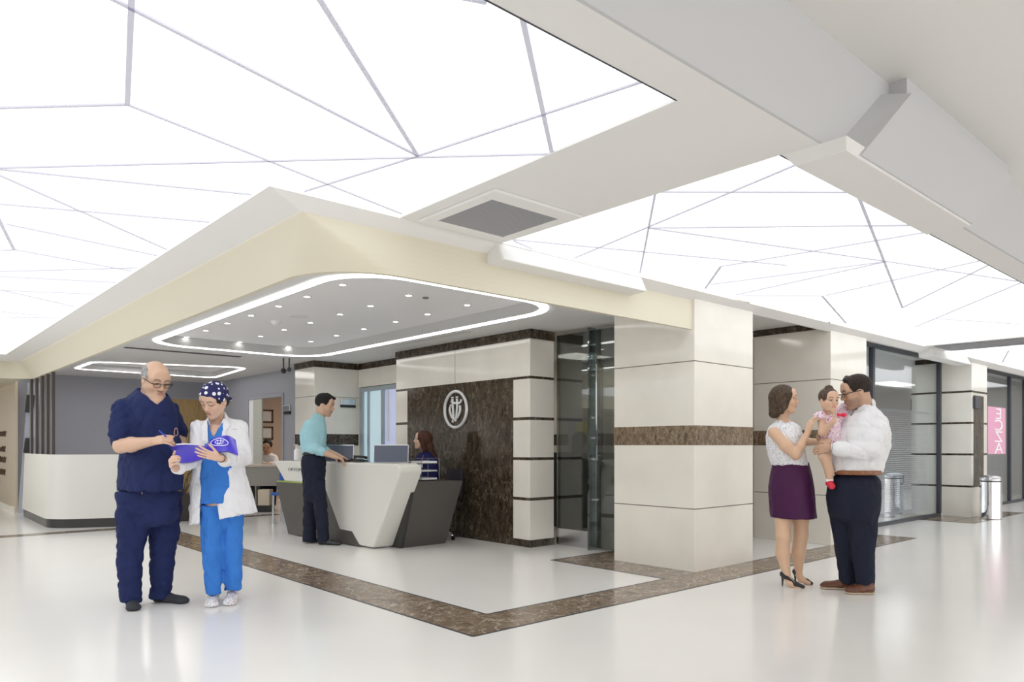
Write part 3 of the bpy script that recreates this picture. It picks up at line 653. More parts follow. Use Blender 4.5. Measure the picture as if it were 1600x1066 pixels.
# ================================================================== organic modelling: distance fields -> meshes
def V(px, py, D): return np.array([0, 0, CH])+(FW+RT*(px-800)/FPX+UP*(HY-py)/FPX)*D
def nrm(v): v = np.asarray(v, float); return v/(np.linalg.norm(v)+1e-12)
class Fld:
    """list of shapes blended in order; every shape is (mode, k, bbox, f)"""
    def __init__(s): s.p = []
    def add(s, f, lo, hi, k=.02, mode='u'): s.p.append((mode, k, np.array(lo, float), np.array(hi, float), f)); return s
    def cone(s, a, b, ra, rb, k=.02, flat=None, fs=1., mode='u'):
        a = np.asarray(a, float); b = np.asarray(b, float); ba = b-a; L2 = max(ba@ba, 1e-12); R_ = max(ra, rb)/min(fs, 1)*1.0
        fl = None if flat is None else nrm(flat)
        def f(X, Y, Z):
            px, py, pz = X-a[0], Y-a[1], Z-a[2]
            h = np.clip((px*ba[0]+py*ba[1]+pz*ba[2])/L2, 0, 1)
            ox, oy, oz = px-ba[0]*h, py-ba[1]*h, pz-ba[2]*h
            r = ra+(rb-ra)*h; q = ox*ox+oy*oy+oz*oz
            if fl is None: return np.sqrt(q)-r
            on = ox*fl[0]+oy*fl[1]+oz*fl[2]
            ln = np.sqrt(q-on*on+(on/fs)**2+1e-12); return (ln-r)*np.sqrt(q+1e-9)/(ln+1e-6)
        R2 = max(ra, rb)*max(1, fs); s.add(f, np.minimum(a, b)-R2, np.maximum(a, b)+R2, k, mode); return s
    def chain(s, pts, rs, k=.02, **kw):
        for i in range(len(pts)-1): s.cone(pts[i], pts[i+1], rs[i], rs[i+1], k, **kw)
        return s
    def ell(s, c, rad, ax=None, k=.02, mode='u'):
        c = np.asarray(c, float); rad = np.asarray(rad, float); A = np.eye(3) if ax is None else np.array(ax, float)
        def f(X, Y, Z):
            px, py, pz = X-c[0], Y-c[1], Z-c[2]
            q = [(px*A[i, 0]+py*A[i, 1]+pz*A[i, 2])/rad[i] for i in range(3)]
            k0 = np.sqrt(q[0]**2+q[1]**2+q[2]**2+1e-12); k1 = np.sqrt(sum((q[i]/rad[i])**2 for i in range(3))+1e-9)
            return k0*(k0-1)/k1
        R_ = max(rad); s.add(f, c-R_, c+R_, k, mode); return s
    def plane(s, c, n, k=.005, mode='i'):
        c = np.asarray(c, float); n = nrm(n)
        s.add(lambda X, Y, Z: (X-c[0])*n[0]+(Y-c[1])*n[1]+(Z-c[2])*n[2], [-99]*3, [99]*3, k, mode); return s
    def loft(s, rows, D, phi=0, ratio=.7, grow=0., k=.03, pw=2.0, cap=.012, dd=0., mode='u'):
        """rows = (image y, left x, right x) of a silhouette at distance D (or per-row D as a 4th entry);
           the section is an ellipse whose short axis is turned phi degrees from the line of sight"""
        zz, cu, hw, dv = [], [], [], []
        for r in rows:
            d_ = r[3] if len(r) > 3 else D
            zz.append(CH-(r[0]-HY)*d_/FPX); cu.append(((r[1]+r[2])/2-800)*d_/FPX); hw.append((r[2]-r[1])/2*d_/FPX+grow); dv.append(d_+dd)
        o = np.argsort(zz); zz, cu, hw, dv = (np.array(t)[o] for t in (zz, cu, hw, dv))
        zf = np.linspace(zz[0], zz[-1], 80)       # smooth the tables a little
        def sm(t):
            q = np.interp(zf, zz, t); w = np.ones(7)/7; qq = np.convolve(np.pad(q, 3, 'edge'), w, 'valid'); return qq
        cu_, hw_, dv_ = sm(cu), sm(hw), sm(dv)
        ph = math.radians(phi); c_, s_ = math.cos(ph), math.sin(ph)
        A_ = hw_/math.sqrt(c_*c_+(ratio*s_)**2); B_ = A_*ratio
        lat = RT*c_-FW*s_; fr = -FW*c_-RT*s_
        def f(X, Y, Z):
            u0 = np.interp(Z, zf, cu_); w0 = np.interp(Z, zf, A_); b0 = np.interp(Z, zf, B_); v0 = np.interp(Z, zf, dv_)
            px = X-(FW[0]*v0+RT[0]*u0); py = Y-(FW[1]*v0+RT[1]*u0)
            a = np.abs(px*lat[0]+py*lat[1])/w0; b = np.abs(px*fr[0]+py*fr[1])/b0
            q = (a**pw+b**pw+1e-9)**(1/pw); rr = np.sqrt(px*px+py*py)
            d = (q-1)*np.maximum(rr, .2*b0)/np.maximum(q, .2)
            e = np.maximum(zf[0]-Z, Z-zf[-1])+cap
            m = np.maximum(d+cap, e); return np.where((d+cap > 0) & (e > 0), np.sqrt(np.maximum(d+cap, 0)**2+np.maximum(e, 0)**2), m)-cap
        W_ = float(A_.max())*1.05; cs = np.array([FW*v+RT*u for v, u in zip(dv_, cu_)])
        lo = cs.min(0)-W_; hi = cs.max(0)+W_; lo[2] = zz[0]-.001; hi[2] = zz[-1]+.001
        s.add(f, lo, hi, k, mode); return s
    def ext(s, other, grow=0., modes=('u',)):
        for (m, k, lo, hi, f) in other.p:
            if m in modes: s.p.append((m, k, lo-grow, hi+grow, (lambda X, Y, Z, f=f: f(X, Y, Z)-grow)))
        return s
    def bounds(s, pad=.01):
        lo = np.min([p[2] for p in s.p if p[0] == 'u'], 0)-pad; hi = np.max([p[3] for p in s.p if p[0] == 'u'], 0)+pad; return lo, hi
    def grid(s, xs, ys, zs, disp=None):
        d = np.full((len(xs), len(ys), len(zs)), .2, np.float32)
        for m, k, lo, hi, f in s.p:
            mg = k+.03 if m in 'u' else k+.004
            i0, i1 = np.searchsorted(xs, lo[0]-mg), np.searchsorted(xs, hi[0]+mg)
            j0, j1 = np.searchsorted(ys, lo[1]-mg), np.searchsorted(ys, hi[1]+mg)
            k0, k1 = np.searchsorted(zs, lo[2]-mg), np.searchsorted(zs, hi[2]+mg)
            if i1 <= i0 or j1 <= j0 or k1 <= k0: continue
            X = xs[i0:i1, None, None]; Y = ys[None, j0:j1, None]; Z = zs[None, None, k0:k1]
            v = f(X, Y, Z); b = d[i0:i1, j0:j1, k0:k1]
            if m == 's': v = -v
            if m == 'u':
                h = np.maximum(k-np.abs(b-v), 0)/k; d[i0:i1, j0:j1, k0:k1] = np.minimum(b, v)-h*h*k*.25
            else:
                h = np.maximum(k-np.abs(b-v), 0)/k; d[i0:i1, j0:j1, k0:k1] = np.maximum(b, v)+h*h*k*.25
        if disp is not None: d = d+disp(xs[:, None, None], ys[None, :, None], zs[None, None, :]).astype(np.float32)
        return d
def snets(d, xs, ys, zs):
    s = d < 0
    c = [s[a:s.shape[0]-1+a, b:s.shape[1]-1+b, e:s.shape[2]-1+e] for a in (0, 1) for b in (0, 1) for e in (0, 1)]
    alll = c[0].copy(); anyy = c[0].copy()
    for q in c[1:]: alll &= q; anyy |= q
    act = anyy & ~alll; idx = np.argwhere(act); n = len(idx)
    if n == 0: return np.zeros((0, 3)), np.zeros((0, 4), int)
    num = np.full(act.shape, -1, np.int32); num[act] = np.arange(n)
    I, J, K_ = idx.T; cv = {}
    for a in (0, 1):
        for b in (0, 1):
            for e in (0, 1): cv[a, b, e] = d[I+a, J+b, K_+e]
    S_ = np.zeros((n, 3)); C_ = np.zeros(n)
    for a, b in [((0,0,0),(1,0,0)),((0,1,0),(1,1,0)),((0,0,1),(1,0,1)),((0,1,1),(1,1,1)),((0,0,0),(0,1,0)),((1,0,0),(1,1,0)),((0,0,1),(0,1,1)),((1,0,1),(1,1,1)),((0,0,0),(0,0,1)),((1,0,0),(1,0,1)),((0,1,0),(0,1,1)),((1,1,0),(1,1,1))]:
        va, vb = cv[a], cv[b]; m = (va < 0) != (vb < 0); t = np.where(m, va/np.where(va == vb, 1, va-vb), 0)
        for ax in range(3): S_[:, ax] += np.where(m, a[ax]+(b[ax]-a[ax])*t, 0)
        C_ += m
    P = S_/C_[:, None]
    verts = np.stack([xs[I]+P[:, 0]*(xs[I+1]-xs[I]), ys[J]+P[:, 1]*(ys[J+1]-ys[J]), zs[K_]+P[:, 2]*(zs[K_+1]-zs[K_])], 1)
    F = []
    for ax in range(3):
        sl0 = [slice(1, -1)]*3; sl1 = [slice(1, -1)]*3; sl0[ax] = slice(0, -1); sl1[ax] = slice(1, None)
        a = s[tuple(sl0)]; b = s[tuple(sl1)]; m = a != b; q = np.argwhere(m)
        if len(q) == 0: continue
        off = np.ones(3, int); off[ax] = 0; g = q+off; u, w = [(1, 2), (2, 0), (0, 1)][ax]
        def cell(du, dw):
            h = g.copy(); h[:, u] -= du; h[:, w] -= dw; return num[h[:, 0], h[:, 1], h[:, 2]]
        qd = np.stack([cell(1, 1), cell(0, 1), cell(0, 0), cell(1, 0)], 1)
        fl = ~a[m]; qd[fl] = qd[fl][:, ::-1]; F.append(qd)
    F = np.concatenate(F); F = F[(F >= 0).all(1)]; return verts, F
def lin(a, b, h): n = max(4, int(math.ceil((b-a)/h))+1); return a+np.arange(n)*h
def field_mesh(fld, h, box=None, disp=None, fine=()):
    """one surface; boxes in `fine` = (lo, hi, h2) are meshed at the finer step"""
    lo, hi = box if box is not None else fld.bounds(.02)
    vs, fs = [], []; n = 0
    for k, (a, b, hh) in enumerate([(lo, hi, h)]+list(fine)):
        xs, ys, zs = (lin(a[i], b[i], hh) for i in range(3)); g = fld.grid(xs, ys, zs, disp); v, f = snets(g, xs, ys, zs)
        if len(v) == 0: continue
        if k == 0 and fine:
            c = v[f].mean(1); keep = np.ones(len(f), bool)
            for (a2, b2, h2) in fine: keep &= ~((c > np.array(a2)+h*1.7).all(1) & (c < np.array(b2)-h*1.7).all(1))
            f = f[keep]
        vs.append(v); fs.append(f+n); n += len(v)
    return np.concatenate(vs), np.concatenate(fs)
def np_obj(name, v, f, mats, parent=None, color=None, midx=None):
    used = np.zeros(len(v), bool); used[f.reshape(-1)] = True; remap = np.cumsum(used)-1
    v = v[used]; f = remap[f]; 
    if color is not None: color = color[used]
    me = bpy.data.meshes.new(name); me.vertices.add(len(v)); me.vertices.foreach_set('co', v.astype(np.float32).reshape(-1))
    me.loops.add(len(f)*4); me.loops.foreach_set('vertex_index', f.astype(np.int32).reshape(-1))
    me.polygons.add(len(f)); me.polygons.foreach_set('loop_start', np.arange(len(f), dtype=np.int32)*4)
    me.update(calc_edges=True)
    if midx is not None: me.polygons.foreach_set('material_index', midx.astype(np.int32))
    me.polygons.foreach_set('use_smooth', np.ones(len(f), bool))
    if color is not None:
        at = me.color_attributes.new('Col', 'FLOAT_COLOR', 'POINT'); c4 = np.ones((len(v), 4), np.float32); c4[:, :3] = color; at.data.foreach_set('color', c4.reshape(-1))
    me.validate(); return link(name, me, mats, parent)
def folds(seed, amp, sc=1., ax=(1, 1, .55)):
    r = np.random.RandomState(seed); D_ = r.normal(size=(9, 3))*np.array(ax); D_ /= np.linalg.norm(D_, axis=1)[:, None]
    fr = r.uniform(18, 60, 9)*sc; ph = r.uniform(0, 6.28, 9)
    def f(X, Y, Z):
        w = .012*np.sin(23*Z+9*X+3)+.012*np.sin(17*Y-13*Z); t = 0
        for i in range(9):
            q = np.sin(fr[i]*(D_[i, 0]*(X+w)+D_[i, 1]*(Y-w)+D_[i, 2]*Z)+ph[i]); t = t+np.maximum(1-1.25*np.abs(q), 0)**2*(20/fr[i])**.5
        return amp*1.25*(t/2-.6)
    return f

# ------------------------------------------------------------------ heads
class Head:
    def __init__(s, c, yaw, pitch, S=1., roll=0, fem=False, child=False):
        s.c = np.asarray(c, float); y = math.radians(yaw); f = -FW*math.cos(y)+RT*math.sin(y); p = math.radians(pitch)
        f = nrm(f*math.cos(p)-UP*math.sin(p)); l = nrm(np.cross(UP, f)); u = np.cross(f, l)
        r = math.radians(roll); l, u = l*math.cos(r)+u*math.sin(r), u*math.cos(r)-l*math.sin(r)
        s.f, s.l, s.u, s.S, s.fem, s.child = f, l, u, S, fem, child; s.A = np.array([f, l, u])
    def __call__(s, x, y, z): return s.c+s.S*(x*s.f+y*s.l+z*s.u)
    def loc(s, v): return ((v-s.c)@s.A.T)/s.S
    def build(s, F):
        S = s.S; H = s; g = .9 if s.fem else 1.; ch = s.child
        F.ell(H(-.018, 0, .032), np.array([.095, .076, .084])*S, s.A, .02)
        F.ell(H(.028, 0, -.03), np.array([.062, .060 if not ch else .064, .082 if not ch else .074])*S, s.A, .03*S)
        jz = -.092 if not ch else -.080
        for q in (1, -1):
            F.cone(H(-.005, .050*q*g, -.045), H(.055, .018*q, jz), .022*S, .020*S*g, .025*S)
            F.ell(H(.058, .036*q, -.022), np.array([.022, .022, .024])*S*(1.15 if ch else 1), s.A, .02*S)
            F.cone(H(.078, .016*q, .030), H(.070, .046*q, .026), .010*S*g, .008*S, .015*S)
        F.ell(H(.070, 0, jz-.004), np.array([.020, .022*g, .018])*S, s.A, .018*S)
        F.ell(H(.070, 0, .055), np.array([.014, .05, .034])*S, s.A, .04*S)
        for q in (1, -1): F.ell(H(.097, .032*q, .008), np.array([.018, .020, .012])*S, s.A, .012*S, 's')
        for q in (1, -1): F.ell(H(.0765, .032*q, .006), np.array([.0125, .0145, .0125])*S, s.A, .003*S)
        for q in (1, -1): F.cone(H(.0865, .020*q, .0145), H(.083, .045*q, .012), .0035*S, .003*S, .005*S)
        nl = .86 if (ch or s.fem) else 1.
        F.cone(H(.086, 0, .018), H(.086+.022*nl, 0, -.022), .007*S, .0098*S*nl, .012*S)
        for q in (1, -1): F.ell(H(.098*(.97 if ch else 1), .0125*q, -.026), np.array([.011, .0078, .0075])*S*nl, s.A, .006*S)
        F.ell(H(.078, 0, -.054), np.array([.018, .028, .020])*S, s.A, .014*S)
        lw_ = .013 if s.fem or ch else .017
        F.cone(H(.090, -lw_, -.050), H(.090, lw_, -.050), .0052*S, .0052*S, .005*S); F.ell(H(.0955, 0, -.0495), np.array([.004, .010, .004])*S, s.A, .004*S)
        F.cone(H(.0885, -.014, -.061), H(.0885, .014, -.061), .0066*S, .0066*S, .005*S)
        F.cone(H(.100, -.021, -.0555), H(.100, .021, -.0555), .0035*S, .0035*S, .003*S, mode='s')
        for q in (1, -1):
            F.ell(H(-.010, .074*q, -.006), np.array([.019, .007, .031])*S, s.A, .008*S); F.ell(H(-.008, .083*q, -.004), np.array([.011, .006, .018])*S, s.A, .005*S, 's')
        return s
    def neck(s, F, base, r0=.055, r1=.062):
        F.cone(s(-.028, 0, -.055), base, r0*s.S, r1, .03); return s
    def color(s, v, skin, lips=(.50, .20, .17), brow=(.06, .04, .03), stubble=0., must=0., c0=None, beardc=(.16, .12, .10), blush=.5, down=False):
        q = s.loc(v); x, y, z = q.T; C = np.tile(np.array(skin, float), (len(v), 1)) if c0 is None else c0
        hd = (np.linalg.norm(q-np.array([.0, 0, 0]), axis=1) < .15) & (x > .02)
        ay = np.abs(y)
        def mix(w, col):
            w = np.clip(w, 0, 1)*hd; C[:] = C*(1-w[:, None])+np.array(col)*w[:, None]
        sm = lambda t, e: np.clip(1-t/e, 0, 1)
        if stubble: mix(stubble*np.clip((-.030-z)/.02, 0, 1)*np.clip((x+.02)/.03, 0, 1), beardc)
        mix(blush*.35*sm(np.hypot(ay-.038, z+.02), .028), (skin[0]*1.02, skin[1]*.78, skin[2]*.72))
        mix(.5*sm(np.hypot(ay, z+.026), .018)*(x > .085), (skin[0], skin[1]*.8, skin[2]*.75))
        lw = ((ay/(.021 if s.fem or s.child else .024))**2+((z+.0555)/(.0105 if s.fem or s.child else .011))**2)
        mix(np.clip((1.15-lw)*3, 0, 1)*(x > .07), lips)
        mix(np.clip(1-np.abs(z+.0558)/.0022, 0, 1)*(ay < .023)*(x > .075)*.8, (.20, .07, .06))
        if must: mix(must*np.clip((1-((ay/.028)**2+((z+.0405)/.0070)**2))*2, 0, 1)*(x > .07), (.05, .04, .035))
        bz = .030+.006*np.sin(np.clip((ay-.012)/.04, 0, 1)*3.1)
        mix(.92*np.clip(1-np.abs(z-bz)/(.0058 if not s.fem else .0042), 0, 1)**.5*(ay > .011)*(ay < .052)*(x > .04), brow)
        ez = ((ay-.032)/.0150)**2+((z-.005)/.0062)**2
        mix(np.clip((1.9-ez)*2, 0, 1)*(x > .06)*.5, (skin[0]*.45, skin[1]*.33, skin[2]*.28))
        if down:
            lz = .0005+.10*np.clip(ay-.030, 0, .02)+9*(ay-.031)**2
            mix(np.clip(1-np.abs(z-lz)/.0024, 0, 1)*(ay > .016)*(ay < .050)*(x > .06), (.03, .02, .02)); return C
        mix(np.clip((1.05-ez)*5, 0, 1)*(x > .06), (.66, .60, .58))
        iy = np.hypot(ay-.031, z-.005); mix(np.clip(((.0090 if s.child else .0076)-iy)/.0012, 0, 1)*(x > .06)*(ez < 1.3), (.09, .045, .025)); mix(np.clip((.0036-iy)/.001, 0, 1)*(x > .06), (.01, .01, .01))
        lid = np.abs(z-(.0125-.25*np.clip(ay-.032, 0, .02)))/.0022; mix(np.clip(1-lid, 0, 1)*(ay > .017)*(ay < .049)*(x > .06)*.9, (.03, .02, .02))
        return C
def hand(F, w, d, nrm_, thumb, curl=.5, S=1., spread=.12, curls=None, thumb_curl=.4, k=.006, thumb_out=.7):
    """w wrist, d direction of the fingers, nrm_ direction the palm faces, thumb = side direction of the thumb"""
    d = nrm(d); n = nrm(np.asarray(nrm_)-d*np.dot(nrm_, d)); t = nrm(np.asarray(thumb)-d*np.dot(thumb, d)-n*np.dot(thumb, n)); w = np.asarray(w, float)
    F.cone(w-d*.01*S, w+d*.028*S, .025*S, .027*S, .015*S, n, .75)
    for o in (-.027, -.009, .009, .026): F.cone(w+d*.022*S+t*o*.75*S, w+d*.082*S+t*o*S, .0135*S, .0112*S, .012*S)
    F.ell(w+d*.035*S+t*.022*S+n*.007*S, np.array([.026, .014, .014])*S, np.array([d, t, n]), .012*S)
    L_ = (.038, .046, .049, .045)
    for i, o in enumerate((-.027, -.009, .009, .026)):
        c = curls[i] if curls else curl; a = o*spread/.03; b = w+d*(.086 if i else .078)*S+t*o*S; dd = nrm(d+t*a); ang = 0; r = .0092 if i else .0080; p = b-n*0
        for j, seg in enumerate((1., .62, .48)):
            ang += c*(.75, 1.0, .7)[j]; q = p+(dd*math.cos(ang)+n*math.sin(ang))*L_[i]*seg*S; F.cone(p, q, r*S, r*.92*S, .004*S); p = q; r *= .93
    b = w+d*.026*S+t*.026*S+n*.006*S; dd = nrm(d*(1-thumb_out*.55)+t*thumb_out+n*.25); q = b+dd*.040*S; F.cone(b, q, .0125*S, .0105*S, .010*S)
    dd2 = nrm(dd+n*thumb_curl+d*.35); q2 = q+dd2*.032*S; F.cone(q, q2, .0102*S, .0092*S, .004*S); q3 = q2+nrm(dd2+n*thumb_curl*.6+d*.2)*.024*S; F.cone(q2, q3, .0092*S, .0078*S, .003*S)
    return F
def boxof(c, r): c = np.asarray(c); return (c-r, c+r)

# ------------------------------------------------------------------ people's materials
def skinmat():
    m, t, p = nmat('skin'); a = t.nodes.new('ShaderNodeAttribute'); a.attribute_name = 'Col'; t.links.new(a.outputs['Color'], p.inputs['Base Color'])
    p.inputs['Roughness'].default_value = .48; p.inputs['Subsurface Weight'].default_value = .12; p.inputs['Subsurface Scale'].default_value = .006; p.inputs['Subsurface Radius'].default_value = (1, .35, .2); return m
SKIN = skinmat()
def cloth(name, c, rough=.85, noise=.06, bump=.25, bs=90, **kw): return simple(name, c, rough, noise=noise, nscale=8, bump=bump, bscale=bs, spec=.25, **kw)
def hairmat(name, c, c2=None):
    m, t, p = nmat(name); N = t.nodes; L = t.links; co = N.new('ShaderNodeTexCoord'); mp = N.new('ShaderNodeMapping'); mp.inputs['Scale'].default_value = (1, 1, .12)
    n = N.new('ShaderNodeTexNoise'); n.inputs['Scale'].default_value = 170; n.inputs['Detail'].default_value = 3; L.new(co.outputs['Object'], mp.inputs[0]); L.new(mp.outputs[0], n.inputs[0])
    r = N.new('ShaderNodeValToRGB'); L.new(n.outputs[0], r.inputs[0]); e = r.color_ramp.elements; e[0].position = .35; e[1].position = .68; e[0].color = (*[x*.6 for x in c], 1); e[1].color = (*(c2 or [x*1.7 for x in c]), 1)
    L.new(r.outputs[0], p.inputs['Base Color']); b = N.new('ShaderNodeBump'); b.inputs['Strength'].default_value = .5; b.inputs['Distance'].default_value = .004; L.new(n.outputs[0], b.inputs['Height']); L.new(b.outputs[0], p.inputs['Normal'])
    p.inputs['Roughness'].default_value = .6; p.inputs['Specular IOR Level'].default_value = .25; return m
def spotcloth(name, base, cols, scale=30, thr=.30, rnd=.9, th2=.0):
    m, t, p = nmat(name); N = t.nodes; L = t.links; co = N.new('ShaderNodeTexCoord'); cur = None
    for i, c in enumerate(cols):
        mp = N.new('ShaderNodeMapping'); mp.inputs['Location'].default_value = (i*1.37, i*.71, i*2.3); L.new(co.outputs['Object'], mp.inputs[0])
        v = N.new('ShaderNodeTexVoronoi'); v.inputs['Scale'].default_value = scale*(1+.13*i); v.inputs['Randomness'].default_value = rnd; L.new(mp.outputs[0], v.inputs[0])
        l = N.new('ShaderNodeMath'); l.operation = 'LESS_THAN'; l.inputs[1].default_value = thr; L.new(v.outputs['Distance'], l.inputs[0])
        mx = N.new('ShaderNodeMix'); mx.data_type = 'RGBA'; L.new(l.outputs[0], mx.inputs[0])
        if cur is None: mx.inputs[6].default_value = (*base, 1)
        else: L.new(cur, mx.inputs[6])
        mx.inputs[7].default_value = (*c, 1); cur = mx.outputs[2]
    L.new(cur, p.inputs['Base Color']); p.inputs['Roughness'].default_value = .75; return m

def wedge(rows, D0, D1):
    """region seen between two edges given per image row, up to the distance D1"""
    ys = [q[0] for q in rows]; ls = [q[1] for q in rows]; rs = [q[2] for q in rows]
    def f(X, Y, Z):
        dep = np.maximum(X*FW[0]+Y*FW[1], .5); u = (X*RT[0]+Y*RT[1])/dep*FPX+800; py = HY-(Z-CH)/dep*FPX
        l = np.interp(py, ys, ls); r_ = np.interp(py, ys, rs)
        return np.maximum(np.maximum(np.maximum(l-u, u-r_), np.maximum(ys[0]-py, py-ys[-1]))*D0/FPX, dep-D1)
    return f
def cut(F, rows, D0, D1): return F.add(wedge(rows, D0, D1), [-9]*3, [19]*3, .004, 's')
def surf(F, px, py, D0, D1, lift=.002):
    """first point of a field met by the sight line through an image point"""
    for D_ in np.arange(D0, D1, .004):
        p = V(px, py, D_); d = .2
        g = F.grid(np.array([p[0]]), np.array([p[1]]), np.array([p[2]]))
        if g[0, 0, 0] < 0: return V(px, py, D_-lift)
    return V(px, py, (D0+D1)/2)

# ================================================================== people
SK_M = (.62, .40, .28); SK_F = (.70, .46, .34); SK_D = (.55, .34, .23); SK_T = (.70, .46, .31)
def shoe(F, heel, toe, w=.048, h=.075, top=None, k=.02, sole=.0):
    """closed shoe from heel point to toe point on the floor"""
    heel = np.array(heel, float); toe = np.array(toe, float); heel[2] = toe[2] = sole; d = nrm(toe-heel); L = np.linalg.norm(toe-heel); s = np.cross(UP, d)
    F.cone(heel+d*.035+UP*.035, heel+d*L*.45+UP*.034, .036, .036, k); F.cone(heel+d*L*.45+UP*.030, toe-d*.055+UP*.022, .036, .034, k, s, 1.2)
    F.ell(toe-d*.05+UP*.020, np.array([.050, w*.88, .024]), np.array([d, s, UP]), k); F.ell(heel+d*.045+UP*.05, np.array([.045, w*.72, h*.6]), np.array([d, s, UP]), k)
    F.plane(heel+UP*.002, -UP, .003, 'i'); return F
def sole_of(heel, toe, w=.05, z=.014, tag_=None):
    heel = np.array(heel, float); toe = np.array(toe, float); heel[2] = toe[2] = 0; d = nrm(toe-heel); L = np.linalg.norm(toe-heel); s = np.cross(UP, d)
    F = Fld(); F.cone(heel+d*.038+UP*.01, heel+d*L*.5+UP*.01, .038, .036, .01); F.cone(heel+d*L*.5+UP*.01, toe-d*.052+UP*.01, .038, .050, .01); F.plane(heel+UP*.001, -UP, .001, 'i'); F.plane(heel+UP*z, UP, .001, 'i')
    return F
def glasses(parent, H, mat, w=.052, lens=.020):
    mb = MB()
    for q in (1, -1):
        pts = [H(.104, q*.034+lens*1.15*math.cos(a)*1.0, .003+lens*.72*math.sin(a)) for a in np.linspace(0, 2*math.pi, 20, endpoint=False)]
        mb.tube(pts, .0019*H.S, 6, closed=True); mb.tube([H(.104, q*(.034+lens*1.1), .010), H(.096, q*.068, .012), H(.02, q*.080, .008), H(-.012, q*.080, .004)], [.0028*H.S]*4, 6)
        mb.tube([H(.1045, q*.034-lens*1.0, .0135), H(.1045, q*.034+lens*1.0, .0150)], .0026*H.S, 6)
    mb.tube([H(.104, -.012, .010), H(.107, 0, .012), H(.104, .012, .010)], .0017*H.S, 6)
    return mb.build('glasses', mat, parent, smooth=True)
NAVY = cloth('navy_scrub_cotton', (.014, .022, .085)); BLUE = cloth('bright_blue_scrub_cotton', (.045, .20, .62)); WHITECOAT = cloth('white_coat_cotton', (.80, .80, .83), bump=.15)
WSHIRT = cloth('white_shirt_cotton', (.82, .82, .84), .75, bump=.12); DARKTR = cloth('dark_navy_suiting', (.012, .015, .032), .8, bs=260, bump=.1); PURPLE = cloth('aubergine_skirt_fabric', (.060, .010, .058), .55, bs=200, bump=.1)
TURQ = cloth('turquoise_shirt_cotton', (.36, .63, .70), .75, bump=.15); BLACKL = simple('black_leather', (.02, .02, .022), .32); BROWNL = simple('brown_leather', (.13, .045, .022), .35, noise=.25, nscale=30)
RUBBER = simple('tan_shoe_sole', (.45, .36, .27), .6); CHAR = simple('charcoal_suede_shoe', (.03, .033, .042), .8); TANL = simple('tan_belt_leather', (.26, .10, .04), .4, noise=.3, nscale=40)
HDARK = hairmat('dark_brown_hair', (.022, .014, .010)); HBLACK = hairmat('black_hair', (.010, .009, .010)); HGREY = hairmat('short_grey_hair', (.22, .21, .21), (.5, .5, .5)); HOMBRE = hairmat('brown_blond_streaked_hair', (.050, .032, .022), (.13, .085, .052)); HBROWN = hairmat('chestnut_hair', (.05, .020, .012), (.12, .05, .03))
GOLD = simple('gold_jewellery', (.8, .6, .25), .25, 1)
def hcone(H, F, a, b, ra, rb, k=.01, **kw): F.cone(H(*a), H(*b), ra*H.S, rb*H.S, k, **kw)

